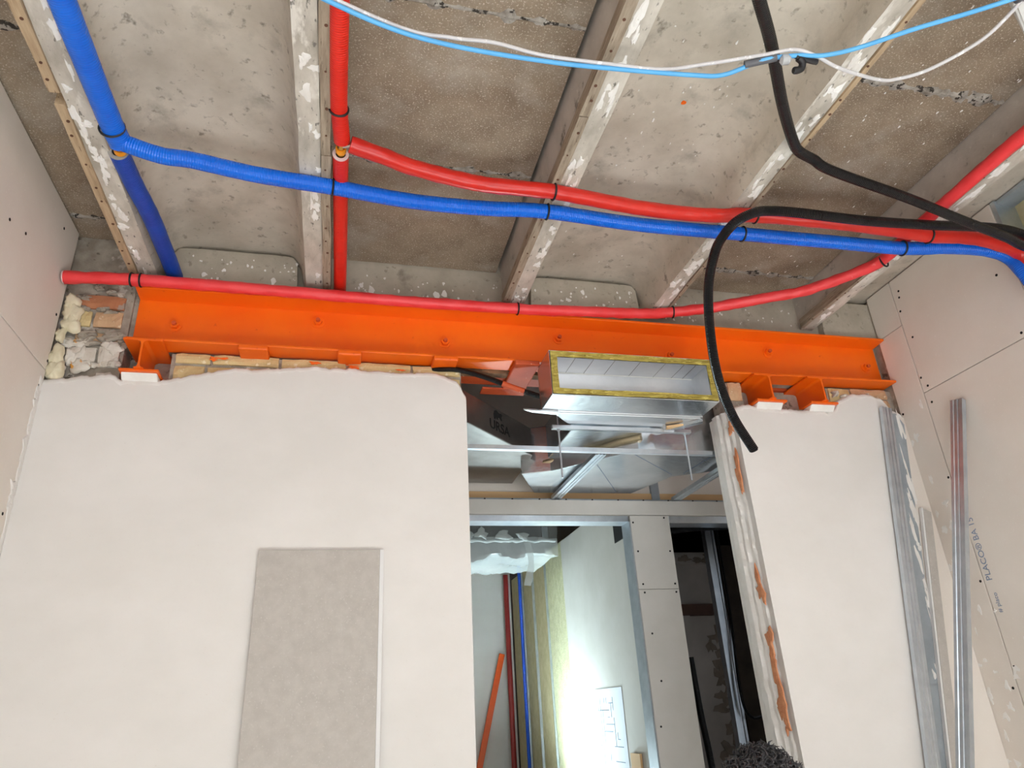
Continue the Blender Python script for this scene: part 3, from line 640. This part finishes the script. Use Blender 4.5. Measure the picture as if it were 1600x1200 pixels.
wool_strip(x0+.004, x1-.004, z1-t-.004, z1-.004); wool_strip(x0+.004, x1-.004, z0+.004, z0+t+.002); wool_strip(x0+.004, x0+t+.006, z0+t+.002, z1-t-.004); wool_strip(x1-t-.006, x1-.004, z0+t+.002, z1-t-.004)
mb = MB(); xa, xb_, za, zb = x0+t+.006, x1-t-.006, z0+t+.002, z1-t-.004
yb = 2.412
# lining: four inner faces and the sloping back
mb.add([(xa,y0+.002,zb),(xb_,y0+.002,zb),(xb_,yb,zb),(xa,yb,zb)], [(0,1,2,3)]); mb.add([(xa,y0+.002,za),(xb_,y0+.002,za),(xb_,yb,za),(xa,yb,za)], [(3,2,1,0)])
mb.add([(xa,y0+.002,za),(xa,yb,za),(xa,yb,zb),(xa,y0+.002,zb)], [(0,1,2,3)]); mb.add([(xb_,y0+.002,za),(xb_,yb,za),(xb_,yb,zb),(xb_,y0+.002,zb)], [(3,2,1,0)])
mb.add([(xa,yb,za),(xb_,yb,za),(xb_,yb,zb),(xa,yb,zb)], [(3,2,1,0)])
mb.build('lining', 'foil_inner', du)
mb = MB(); mb.tube([(xa,yb-.001,zb-.001),(xb_,yb-.001,zb-.001)], .0022, 6); mb.build('lining_seam', 'tape_white', du)
mb = MB()
for q_ in (.12,.24,.38,.55,.72,.85,.93): mb.tube([(xa+(xb_-xa)*q_,y0+.004,zb-.0006),(xa+(xb_-xa)*q_,yb-.004,zb-.0006)], .0009, 4)
tag(mb.build('lining_score_lines', 'foil_dark', du), kind='stuff')
MB().prismZ([(x0,y1),(x1,y1),(x1,2.445),(1.275,2.62),(.915,2.60),(x0+.045,2.445),(x0,2.445)][::-1][::-1], z0-.001, z1-.004).build('transition', 'foil', du, bevel=.003)
MB().box(.918, 1.283, 2.585, 3.05, 1.047, 1.215).build('straight_run', 'foil', du, bevel=.004)
MB().prismZ([(.925,2.985),(1.23,2.675),(1.30,2.667),(1.95,2.667),(1.95,2.93),(1.753,2.92),(1.545,3.03),(1.45,3.325),(.935,3.335),(.80,3.04)], .982, 1.205).build('junction_box_duct', 'foil', du, bevel=.004)
MB().tube(bez([(.90,3.01,1.03),(.99,2.95,1.035),(1.08,2.84,1.036),(1.16,2.735,1.036),(1.24,2.66,1.034)], 8), .014, 14).build('throat_roll', 'foil_tan_reflect', du, smooth=True)
mb = MB()
for a, b in (((.73,2.429,1.0435),(1.414,2.431,1.0435)), ((x0,2.446,1.0425),(x1,2.446,1.0425))): mb.tube([a, b], .0025, 6)
mb.build('tape_seam', 'foil_inner', du)
mb = MB().prismZ([(1.30,2.53),(1.36,2.50),(1.38,2.535),(1.31,2.565)], 1.032, 1.040); mb.build('kraft_flap', 'kraft', du)
mb = MB().prismZ([(1.26,2.60),(1.42,2.445),(1.43,2.47),(1.29,2.62)], 1.030, 1.044); mb.build('tape_flap', 'foil', du)
mb = MB().prismZ([(.66,2.418),(.80,2.425),(.80,2.455),(.70,2.44)], 1.037, 1.043); mb.build('tape_flap', 'foil', du)
# thin drawn lines on the foil
mb = MB()
for (a, b) in (((1.10,2.86),(1.36,3.30)), ((1.22,2.72),(1.53,3.0)), ((1.6,2.7),(1.58,2.98))): mb.tube([(a[0],a[1],.9815),(b[0],b[1],.9815)], .0011, 4)
mb.build('marker_lines', 'ink_line', du)
dc = thing('ventilation_duct', 'dark foil duct with a printed animal logo at the left of the opening', 'duct', (.6, 2.9, 1.05))
A = Vector((.452, 2.575, 0)); B = Vector((.842, 2.975, 0))
MB().prismZ([(A.x, A.y), (B.x, B.y), (.846, 3.405), (.452, 3.405)], 1.05, 1.185).build('casing', ['foil_dark'], dc, bevel=.004)
d_ = (B-A).normalized(); n_ = Vector((d_.y, -d_.x, 0)); P0 = A+d_*.215+n_*.0012
tag(text('URSA', .06, (P0.x-.012, P0.y-.012, 1.082), d_, (0,0,1), 'ink_black', dc, bold=.0010, sx=1.1), label='black printed lettering')
bear = [(0,.0),(.012,.0),(.016,.014),(.022,.004),(.034,.004),(.030,.012),(.044,.016),(.056,.006),(.064,.008),(.060,.022),(.068,.034),(.058,.040),(.045,.036),(.020,.044),(.004,.038),(-.004,.020)]
mb = MB(); P1 = A+d_*.235+n_*.0008; mb.prism(bear, 0, .0008, d_, (0,0,1), org=(P1.x, P1.y, 1.131)); tag(mb.build('printed_mark', 'ink_black', dc), label='black printed animal silhouette')

# ceiling grid and trapeze hanger behind the opening
def cprofile(name, a, b, w_, h_, label, cat='metal profile', group=None, m='galvanised', up_=(0,0,1), lip=True, th=.0012, parent=None, ribs=True):
    """open C channel from a to b: web faces -up_, flanges point up_"""
    a = Vector(a); b = Vector(b); d = (b-a).normalized(); u = Vector(up_); u = (u-d*u.dot(d)).normalized(); s_ = d.cross(u)
    o = thing(name, label, cat, ((a.x+b.x)/2, (a.y+b.y)/2, min(a.z, b.z)), group) if parent is None else parent
    L_ = (b-a).length
    def pr(nm, poly):
        MB().prism(poly, 0, L_, s_, u, org=a).build(nm, m, o) if s_.cross(u).dot(d) > 0 else MB().prism([(-p[0], p[1]) for p in poly][::-1], 0, L_, -s_, u, org=a).build(nm, m, o)
    k = w_/2
    if ribs: pr('web', [(-k,0),(-k*.55,0),(-k*.45,.003),(-k*.2,.003),(-k*.12,0),(k*.12,0),(k*.2,.003),(k*.45,.003),(k*.55,0),(k,0),(k,th),(k*.55,th),(k*.45,.003+th),(k*.2,.003+th),(k*.12,th),(-k*.12,th),(-k*.2,.003+th),(-k*.45,.003+th),(-k*.55,th),(-k,th)])
    else: pr('web', [(-k,0),(k,0),(k,th),(-k,th)])
    for sg in (-1, 1):
        f = [(sg*k, th), (sg*k, h_), (sg*(k-.007), h_), (sg*(k-.007), h_-th), (sg*(k-th), h_-th), (sg*(k-th), th)]
        pr('flange', f if sg > 0 else f[::-1])
    return o
cprofile('ceiling_profile', (.452, 2.648, .956), (1.9, 2.648, .956), .022, .018, 'galvanised ceiling profile running across the back of the opening', group='ceiling grid profiles behind the opening')
cprofile('ceiling_profile', (1.05, 2.665, .952), (1.05, 3.345, .952), .047, .018, 'galvanised ceiling profile running front to back in the middle of the opening', group='ceiling grid profiles behind the opening')
cprofile('ceiling_profile', (1.705, 2.665, .952), (1.705, 3.345, .952), .047, .018, 'galvanised ceiling profile running front to back beside the right jamb', group='ceiling grid profiles behind the opening')
hg = thing('duct_hanger', 'thin threaded-rod trapeze hanger under the silver duct', 'hanger', (1.12, 2.58, .82))
for x in (.843, 1.398): MB().tube([(x, 2.572, .82), (x, 2.572, 1.86)], .0038, 8).build('threaded_rod', 'galvanised', hg, smooth=True)
MB().box(.815, 1.425, 2.562, 2.582, 1.024, 1.040).build('cross_rail', 'galvanised', hg, bevel=.001)
for x in (.843, 1.398): MB().tube([(x,2.572,1.0235),(x,2.572,1.017)], .007, 6).build('nut', 'galvanised', hg)

# ------------------------------------------------------------------ second partition and rooms behind
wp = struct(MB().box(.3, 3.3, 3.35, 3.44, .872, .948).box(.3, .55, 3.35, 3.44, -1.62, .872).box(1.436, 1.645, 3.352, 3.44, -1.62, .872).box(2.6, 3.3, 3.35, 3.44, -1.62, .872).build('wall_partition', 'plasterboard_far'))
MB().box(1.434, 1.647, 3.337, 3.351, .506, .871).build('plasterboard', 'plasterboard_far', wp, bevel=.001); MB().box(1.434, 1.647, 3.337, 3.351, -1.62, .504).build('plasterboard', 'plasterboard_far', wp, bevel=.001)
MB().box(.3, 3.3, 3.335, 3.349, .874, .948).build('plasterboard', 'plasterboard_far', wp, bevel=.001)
MB().box(1.4275, 1.4335, 3.342, 3.445, -1.62, .842).build('stud', 'galvanised_dull', wp)
MB().box(.55, 1.427, 3.345, 3.44, .842, .871).build('head_track', 'galvanised', wp); MB().box(1.648, 2.6, 3.345, 3.44, .835, .871).build('head_track', 'galvanised', wp)
MB().box(.3, 3.3, 3.36, 3.40, .949, .962).build('top_track', 'galvanised_dull', wp)
mb = MB()
for x, z in ((1.447,.835),(1.455,.69),(1.46,.53),(1.463,.49),(1.475,.30),(1.49,.09),(1.63,.53),(1.63,.49),(1.628,.69),(1.46,-.1),(1.62,.86)): mb.tube([(x,3.338,z),(x,3.3355,z)], .005, 8)
for i in range(12): mb.tube([(.55+i*.14,3.361,.956),(.55+i*.14,3.3585,.956)], .005, 8)
mb.build('screw_heads', 'hole_black', wp)
# wall above the partition head
wu = struct(MB().box(.3, 3.3, 3.42, 3.46, .962, 1.9).build('wall_upper', 'plasterboard'))
MB().box(.3, 3.3, 3.408, 3.419, .963, 1.008).build('timber_strip', 'kraft', wu)
MB().box(1.60, 1.645, 3.40, 3.419, .963, 1.30).build('stud', 'galvanised_dull', wu)
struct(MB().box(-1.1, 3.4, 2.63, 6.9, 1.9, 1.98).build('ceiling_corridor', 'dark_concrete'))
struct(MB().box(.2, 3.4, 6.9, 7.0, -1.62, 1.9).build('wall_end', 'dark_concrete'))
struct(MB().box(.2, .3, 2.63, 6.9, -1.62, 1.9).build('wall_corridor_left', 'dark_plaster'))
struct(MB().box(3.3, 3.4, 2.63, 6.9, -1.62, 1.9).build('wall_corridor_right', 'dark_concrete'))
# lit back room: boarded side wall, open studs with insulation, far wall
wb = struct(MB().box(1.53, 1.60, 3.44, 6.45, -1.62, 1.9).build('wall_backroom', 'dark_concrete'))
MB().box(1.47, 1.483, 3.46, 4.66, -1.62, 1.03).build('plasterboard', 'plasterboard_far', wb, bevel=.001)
mb = MB().box(1.465, 1.4695, 3.50, 3.66, .80, .98); mb.build('dark_cutout', 'hole_black', wb)
for k, (a, b) in enumerate(((4.665, 5.13), (5.145, 5.50), (5.515, 5.86), (5.875, 6.28))):
    MB().box(1.49+.004*k, 1.529, a, b, -1.62, 1.05).build('insulation_batt', 'insulation' if k < 1 else 'insulation_dark', wb, bevel=.006)
for y in (5.137, 5.507, 5.867): MB().box(1.478, 1.529, y-.006, y+.006, -1.62, 1.25).build('stud', 'galvanised', wb)
for y, r_, m in ((5.80, .014, 'blue_deep'), (6.30, .022, 'red_dark')):
    o = tag(MB().tube([(1.455, y, -1.62), (1.455, y, 1.1)], r_, 12).build('riser_pipe', m, smooth=True), ('dark blue' if r_ < .02 else 'dark red')+' vertical pipe against the insulated wall of the back room', 'pipe')
wz = struct(MB().box(.3, 1.60, 6.45, 6.55, -1.62, 1.9).build('wall_far', 'plaster_white'))
lv = tag(MB().prism([(-.024,0),(.024,0),(.024,2.12),(-.024,2.12)], -.012, .012, (.968,-.0,.0) and Vector((.9666,0,-.2563)), Vector((.2563,0,.9666)), org=(.868,6.38,-1.60)).build('straightedge', 'orange_tool', bevel=.004), 'orange straightedge leaning against the far back-room wall', 'straightedge')
# plastic-wrapped unit under the back room ceiling
pu = thing('wrapped_unit', 'dark ceiling unit wrapped in torn translucent plastic sheet', 'ceiling unit', (.9, 4.6, .85))
MB().box(.42, 1.28, 4.42, 4.95, .93, 1.22).build('body', 'unit_dark', pu, bevel=.01)
for x in (.5, 1.2): MB().tube([(x,4.7,1.22),(x,4.7,1.9)], .005, 8).build('hanger_rod', 'galvanised', pu, smooth=True)
mb = MB(); n = 40; m_ = 14; vs = []
for i in range(n+1):
    for k in range(m_+1):
        x = .36+(1.36-.36)*i/n; v = k/m_
        if v < .5: y = 4.365+.03*noise.noise(Vector((x*7, v*6, 0)))+.02*noise.noise(Vector((x*24, v*10, 5))); z = 1.2-.36*(v/.5)+.02*noise.noise(Vector((x*5, 3, v)))
        else: y = 4.37+(v-.5)/.5*.6; z = .84+.03*noise.noise(Vector((x*6, v*5, 7)))+.015*noise.noise(Vector((x*22, v*9, 2)))+.05*(x-.36)
        vs.append((x, y, z))
mb.add(vs, [(i*(m_+1)+k, (i+1)*(m_+1)+k, (i+1)*(m_+1)+k+1, i*(m_+1)+k+1) for i in range(n) for k in range(m_)])
for q_ in range(len(mb.f)):
    if q_ % m_ < 4: mb.mi[q_] = 1
mb.build('plastic_sheet', ['film', 'film_thin'], pu, smooth=True)
for k, (x, z, w_, h_) in enumerate(((.86,1.01,.05,.06),(1.0,1.0,.06,.05),(1.13,.99,.05,.05),(.76,1.0,.06,.07))): (lambda mb_: (blob(mb_, (x, 4.33, z), (1,0,0), (0,0,1), (0,-1,0), w_*1.7, h_*1.1, .012, k=12, rough=.5, seed=k+40), mb_.build('tape_patch', 'film', pu, smooth=True)))(MB())
mb = MB(); mb.tube([(.4+.94*i/40, 4.338+.008*math.sin(i*1.3), .965+.012*noise.noise(Vector((i*.4, 2, 0)))) for i in range(41)], [.007+.005*abs(noise.noise(Vector((i*.5, 7, 1)))) for i in range(41)], 8); mb.build('bunched_fold', 'film', pu, smooth=True)
mb = MB(); vs = []
for i in range(13):
    t = i/12; wd = .05*(.5+.5*abs(math.cos(t*3.4)))
    for sg in (-1, 1): vs.append((1.15+.02*math.sin(t*4)+sg*wd/2, 4.33+.015*math.sin(t*6+sg), .96-.27*t))
mb.add(vs, [(i*2, i*2+1, i*2+3, i*2+2) for i in range(12)]); mb.build('torn_strip', 'film', pu, smooth=True)
# plan taped to the wall and the work light that glares on it
pp = thing('paper_plan', 'paper floor plan taped to the lit back-room wall', 'paper', (1.468, 3.98, -.40))
MB().box(1.4675, 1.4692, 3.80, 4.22, -.42, .085).build('sheet', 'paper', pp)
mb = MB(); rnd = random.Random(3)
for i in range(34):
    y = 3.85+.033*rnd.randrange(11); z = -.34+.035*rnd.randrange(11)
    if i % 2: mb.box(1.4665, 1.4674, y, min(y+.033*rnd.randint(1, 4), 4.19), z, z+.003)
    else: mb.box(1.4665, 1.4674, y, y+.003, z, min(z+.035*rnd.randint(1, 4), .04))
mb.build('plan_lines', 'ink_line', pp)
MB().box(1.455, 1.4665, 3.62, 3.74, -.30, -.22).build('cardboard_flap', 'kraft', pp)
wl_ = thing('work_light', 'floodlight on a stand just below the glare on the back-room wall', 'work light', (1.30, 4.62, -1.62))
q = Matrix.Rotation(math.radians(-38), 4, 'Y')
MB().box(1.20, 1.26, 4.50, 4.74, -.62, -.44).build('housing', 'lamp_body', wl_, bevel=.006)
M('led', (255,255,255), rough=.5, emit=((226,244,255), 30))
MB().box(1.261, 1.264, 4.515, 4.725, -.605, -.455).build('led_panel', 'led', wl_)
MB().tube([(1.23,4.62,-.62),(1.23,4.62,-1.60)], .014, 10).build('pole', 'lamp_body', wl_, smooth=True)
for k in range(3):
    a = k*2*math.pi/3; MB().tube([(1.23,4.62,-1.2),(1.23+.19*math.cos(a),4.62+.3*math.sin(a),-1.61)], .009, 8).build('leg', 'lamp_body', wl_, smooth=True)
area('work_light_beam', (1.272, 4.62, H-.53), (1.46, 4.50, H+.25), .02, .18, 40, (.74, .94, 1))
area('work_light_spill', (1.10, 4.62, H-.42), (.8, 4.4, H+1.6), .15, .15, 22, (.74, .94, 1))
# dark room at the right of the post, with an added fill lamp and its frame out of view
struct(MB().box(3.27, 3.299, 3.75, 3.80, -.2, .9).box(3.27, 3.299, 4.55, 4.60, -.2, .9).box(3.27, 3.299, 3.80, 4.55, -.2, -.15).box(3.27, 3.299, 3.80, 4.55, .85, .9).build('fill_lamp_frame', 'pvc_frame'))  # made-up frame around the fill lamp, no opening behind it
area('dark_room_fill', (3.26, 4.17, H+.35), (2.5, 4.8, H+.2), .7, .9, 1.5, (.86, .93, 1))  # unseen lamp added to lift the dark room's back wall
wd_ = struct(MB().box(1.60, 3.3, 5.0, 5.08, -1.62, .98).build('wall_dark', 'dark_plaster'))
MB().box(1.60, 3.3, 4.97, 4.999, .93, 1.02).build('cornice', 'dark_plaster', wd_, bevel=.01)
mb = MB()
for i in range(16): blob(mb, (random.uniform(2.40, 2.95), 4.969, random.uniform(.93, 1.02)), (1,0,0), (0,0,1), (0,-1,0), random.uniform(.04, .1), random.uniform(.02, .05), .006, seed=i+820, rough=.7)
for i in range(16): blob(mb, (2.70+random.uniform(-.05, .07), 4.999, -.6+.068*i), (1,0,0), (0,0,1), (0,-1,0), random.uniform(.06, .14), random.uniform(.06, .12), .004, seed=i+850, rough=.7)
tag(mb.build('peeling_patch', 'dark_stain', wd_), kind='stuff')
MB().box(2.80, 3.3, 4.93, 4.968, -1.62, 1.06).build('shade_panel', 'dark_concrete', wd_)  # dark sheet added as painted shade, keeps this side near-black
MB().box(2.34, 2.70, 4.96, 4.999, .56, .64).build('lintel', 'dark_wood', wd_)
dr = struct(MB().box(2.42, 2.50, 4.955, 4.999, -1.62, .56).build('door_1', 'dark_plaster')); MB().box(2.34, 2.42, 4.975, 4.999, -1.62, .56).build('door_leaf', 'paper', dr)
o = tag(MB().box(2.235, 2.275, 4.06, 4.11, -1.62, 1.9).box(2.278, 2.29, 4.05, 4.11, -1.62, 1.9).build('metal_stud', 'galvanised'), 'bluish metal stud standing in the dark right-hand room', 'metal stud')
o = tag(MB().tube(bez([(1.76,3.55,.20),(1.775,3.56,-.05),(1.80,3.57,-.35),(1.80,3.57,-.9),(1.82,3.60,-1.60)], 10), .016, 10).build('hanging_cable', 'conduit_black', smooth=True), 'black cable hanging behind the boarded post', 'cable')
o = tag(MB().tube(bez([(1.605,3.7,.84),(1.9,3.75,.90),(2.2,3.8,.93),(2.7,3.85,.95),(3.295,3.9,1.0)], 8), .022, 10).build('hanging_cable', 'conduit_black', smooth=True), 'thick black cable slung under the dark room ceiling', 'cable')
o = tag(MB().tube(bez([(2.31,4.06,1.89),(2.30,4.03,.6),(2.27,4.02,.05),(2.30,4.0,-.10),(2.42,3.98,-.10),(2.6,4.0,-.2),(2.62,4.1,-1.6)], 8), .008, 8).build('hanging_cable', 'conduit_black', smooth=True), 'thin black cable looping beside the jamb in the dark room', 'cable')

# ------------------------------------------------------------------ leaning boards and profiles
bo = thing('plasterboard_offcut', 'grey plasterboard offcut leaning upright against the white wall', 'board', (-.05, 2.42, -1.62))
def lean(mb, x0, x1, ztop, zb, ytop, ybot, th, name, m, par, bevel=.001):
    dd = Vector((0, ytop-ybot, ztop-zb)).normalized(); L_ = math.hypot(ytop-ybot, ztop-zb); nn = Vector((1,0,0)).cross(dd)
    mb.prism([(x0,0),(x1,0),(x1,L_),(x0,L_)], 0, th, (1,0,0), dd, org=(0,ybot,zb)); return mb.build(name, m, par, bevel=bevel)
lean(MB(), -.25, .136, .513, -1.62, 2.443, 2.39, .013, 'board', 'board_offcut', bo)
lean(MB(), .1362, .149, .514, -1.62, 2.443, 2.39, .011, 'paper_edge', 'board_edge', bo)
cprofile('leaning_profile', (1.826, 2.412, -1.60), (2.304, 2.418, 1.12), .048, .019, 'galvanised steel profile leaning in the corner against the white wall', group='leaning profiles', up_=(0,1,0))
# make it start on the floor further left
cprofile('leaning_profile', (1.66, 2.37, -1.60), (2.366, 2.128, 1.035), .048, .024, 'galvanised steel profile leaning against the beige right-hand board wall', group='leaning profiles', up_=(1,.25,0))
sp = thing('sheet_strip', 'flat grey metal strip smeared with plaster in the right corner', 'metal strip', (2.2, 2.43, -1.62))
mb = MB(); mb.prism([(1.845,-1.61),(1.90,-1.61),(2.388,1.05),(2.36,1.10),(2.335,1.10)], -2.4422, -2.4390, (1,0,0), (0,0,1)); mb.build('strip', 'galvanised_dull', sp)
mb = MB()
for i in range(26):
    z = random.uniform(-.25, 1.05); xm = 2.36+(z-1.08)*.162
    blob(mb, (xm+random.uniform(-.01, .03), 2.4390, z), (1,0,0), (0,0,1), (0,-1,0), random.uniform(.006, .02), random.uniform(.03, .12), .002, seed=i+1300, rough=.6)
tag(mb.build('plaster_smears', 'plaster_torn', sp), kind='stuff')
bs = thing('board_strip', 'narrow beige board strip leaning in the corner beside the grey metal strip', 'board strip', (2.1, 2.43, -1.62))
MB().prism([(1.841,-1.62),(1.885,-1.62),(2.375,.655),(2.341,.67)], -2.438, -2.422, (1,0,0), (0,0,1)).build('core', 'board_offcut', bs, bevel=.001)
MB().prism([(1.832,-1.62),(1.8405,-1.62),(2.3405,.67),(2.334,.675)], -2.438, -2.423, (1,0,0), (0,0,1)).build('paper_edge', 'board_edge', bs)

# ------------------------------------------------------------------ person (only the top of the head is in the frame)
pe = thing('person', 'person in dark jacket standing by the opening, only the dark curly hair in view', 'person', (1.08, 1.86, -1.62))
def skin(name, joints, edges, mat, par, subd=2):
    me = bpy.data.meshes.new(name); og = ORG[par.name]-Vector((0,0,H))
    me.from_pydata([Vector(j[0])-og for j in joints], edges, []); me.materials.append(MATS[mat])
    o = bpy.data.objects.new(name, me); C.objects.link(o); o.parent = par; ORG[o.name] = ORG[par.name]
    s_ = o.modifiers.new('skin', 'SKIN'); s_.use_smooth_shade = True
    for i, j in enumerate(joints): me.skin_vertices[0].data[i].radius = j[1] if isinstance(j[1], tuple) else (j[1], j[1]); me.skin_vertices[0].data[i].use_root = (i == 0)
    ss = o.modifiers.new('sub', 'SUBSURF'); ss.levels = subd; ss.render_levels = subd
    return o
cx, cy, fz = 1.08, 1.86, -1.62
J = [((cx,cy,fz+.80),(.145,.10)), ((cx,cy,fz+.95),(.13,.095)), ((cx,cy,fz+1.10),(.15,.10)), ((cx,cy,fz+1.22),(.14,.085)), ((cx,cy,fz+1.25),(.055,.055)), ((cx,cy+.01,fz+1.30),(.05,.05))]
Ed = [(0,1),(1,2),(2,3),(3,4),(4,5)]
for sg in (-1, 1):
    n = len(J); J += [((cx+sg*.155,cy,fz+1.20),.055), ((cx+sg*.20,cy-.01,fz+.95),.043), ((cx+sg*.20,cy+.08,fz+.74),.033), ((cx+sg*.20,cy+.10,fz+.70),.027)]
    Ed += [(3,n),(n,n+1),(n+1,n+2),(n+2,n+3)]
body = skin('body', J, Ed, 'jacket', pe)
J = [((cx,cy,fz+.78),(.13,.095))]; Ed = []
for sg in (-1, 1):
    n = len(J); J += [((cx+sg*.085,cy,fz+.68),.083), ((cx+sg*.09,cy+.015,fz+.42),.06), ((cx+sg*.09,cy-.005,fz+.10),.048)]; Ed += [(0,n),(n,n+1),(n+1,n+2)]
skin('trousers', J, Ed, 'trousers', pe)
for sg in (-1, 1):
    x = cx+sg*.09
    skin('boot', [((x,cy-.03,fz+.11),.05), ((x,cy-.03,fz+.05),(.048,.045)), ((x,cy+.07,fz+.04),(.045,.035)), ((x,cy+.16,fz+.035),(.04,.03))], [(0,1),(1,2),(2,3)], 'boots', pe)
    hx = cx+sg*.20; hy = cy+.11; hz = fz+.68
    J = [((hx,hy-.01,hz+.025),(.022,.026)), ((hx,hy+.008,hz-.02),(.018,.038)), ((hx,hy+.014,hz-.05),(.016,.036))]; Ed = [(0,1),(1,2)]
    for f, (oy, ln) in enumerate(((-.03,.055),(-.010,.07),(.011,.075),(.032,.065))):
        n = len(J); J += [((hx,hy+.014+oy,hz-.065),.009), ((hx-sg*.012,hy+.02+oy,hz-.065-ln*.55),.0085), ((hx-sg*.03,hy+.02+oy,hz-.065-ln),.007)]; Ed += [(2,n),(n,n+1),(n+1,n+2)]
    n = len(J); J += [((hx-sg*.006,hy+.045,hz-.015),.010), ((hx-sg*.016,hy+.062,hz-.05),.009), ((hx-sg*.022,hy+.064,hz-.08),.0075)]; Ed += [(1,n),(n,n+1),(n+1,n+2)]
    skin('hand', J, Ed, 'skin', pe, 1)
# head: one lathe-like surface shaped with chin, nose, brow; faces the wall (+y)
hc = Vector((cx, cy+.015, fz+1.372)); mb = MB(); vs = []; nu, nv = 28, 20
for i in range(nv+1):
    ph = math.pi*i/nv
    for k in range(nu):
        th = 2*math.pi*k/nu; x = math.sin(ph)*math.cos(th); y = math.sin(ph)*math.sin(th); z = math.cos(ph)
        rx, ry, rz = .072, .092, .108
        if z < 0: rx *= 1+.28*z; ry *= 1+.14*z*(1 if y > 0 else 2.2)
        p = Vector((x*rx, y*ry, z*rz))
        if y > .8 and abs(x) < .35: 
            nose = max(0, 1-abs(x)/.2)*max(0, 1-abs(z+.18)/.22); p.y += .022*nose
            p.y -= .010*max(0, 1-abs(abs(x)-.3)/.14)*max(0, 1-abs(z-.02)/.14)
            p.y += .006*max(0, 1-abs(x)/.3)*max(0, 1-abs(z+.52)/.09)
        vs.append(hc+p)
mb.add(vs, [(i*nu+k, (i+1)*nu+k, (i+1)*nu+(k+1) % nu, i*nu+(k+1) % nu) for i in range(nv) for k in range(nu)])
hd = mb.build('head', 'skin', pe, smooth=True, angle=180)
for sg in (-1, 1):
    mb = MB(); blob(mb, hc+Vector((sg*.070,-.008,-.012)), (0,1,0), (0,0,1), (sg,0,0), .034, .06, .016, seed=2, rough=.1); mb.build('ear', 'skin', hd, smooth=True)
    mb = MB(); blob(mb, hc+Vector((sg*.030,.079,.004)), (1,0,0), (0,0,1), (0,1,0), .026, .012, .006, seed=3, rough=.05); e = mb.build('eye', 'eye_white', hd, smooth=True)
mb = MB(); blob(mb, hc+Vector((0,.083,-.056)), (1,0,0), (0,0,1), (0,1,0), .044, .013, .006, seed=3, rough=.05); mb.build('mouth', 'brick_red', hd, smooth=True)
# curly hair: a cap of many small spiral locks
mb = MB(); rnd = random.Random(5); vs = []
for i in range(nv//2+4):
    ph = .62*math.pi*i/(nv//2+3)
    for k in range(nu):
        th = 2*math.pi*k/nu; f = 1+.05*noise.noise(Vector((math.cos(th)*3, math.sin(th)*3, ph*4)))
        y = math.sin(ph)*math.sin(th); lim = 1 if y < .3 or ph < 1.15 else .93
        vs.append(hc+Vector((math.sin(ph)*math.cos(th)*.090*f*lim, y*.106*f*lim-.004, math.cos(ph)*.118*f)))
nr = nv//2+4
mb.add(vs, [(i*nu+k, (i+1)*nu+k, (i+1)*nu+(k+1) % nu, i*nu+(k+1) % nu) for i in range(nr-1) for k in range(nu)])
for i in range(1500):
    z = rnd.uniform(-.25, 1); th = rnd.uniform(0, 2*math.pi); s_ = math.sqrt(max(0, 1-z*z)); dr_ = Vector((s_*math.cos(th), s_*math.sin(th), z))
    if dr_.y > .45 and z < .35: continue
    base = hc+Vector((dr_.x*.088, dr_.y*.104-.004, dr_.z*.116)); a = dr_.orthogonal().normalized(); b = dr_.cross(a); p0 = rnd.uniform(0, 6); R_ = rnd.uniform(.004, .009); Ln = rnd.uniform(.012, .034)
    tilt = (a*rnd.uniform(-1, 1)+b*rnd.uniform(-1, 1))*.012
    mb.tube([base+dr_*(Ln*t/7)+tilt*(t/7)+(a*math.cos(p0+t*1.1)+b*math.sin(p0+t*1.1))*R_ for t in range(8)], [.0022]*6+[.0016,.0006], 4, cap=False)
mb.build('hair', 'hair_dark', pe, smooth=True, angle=180)
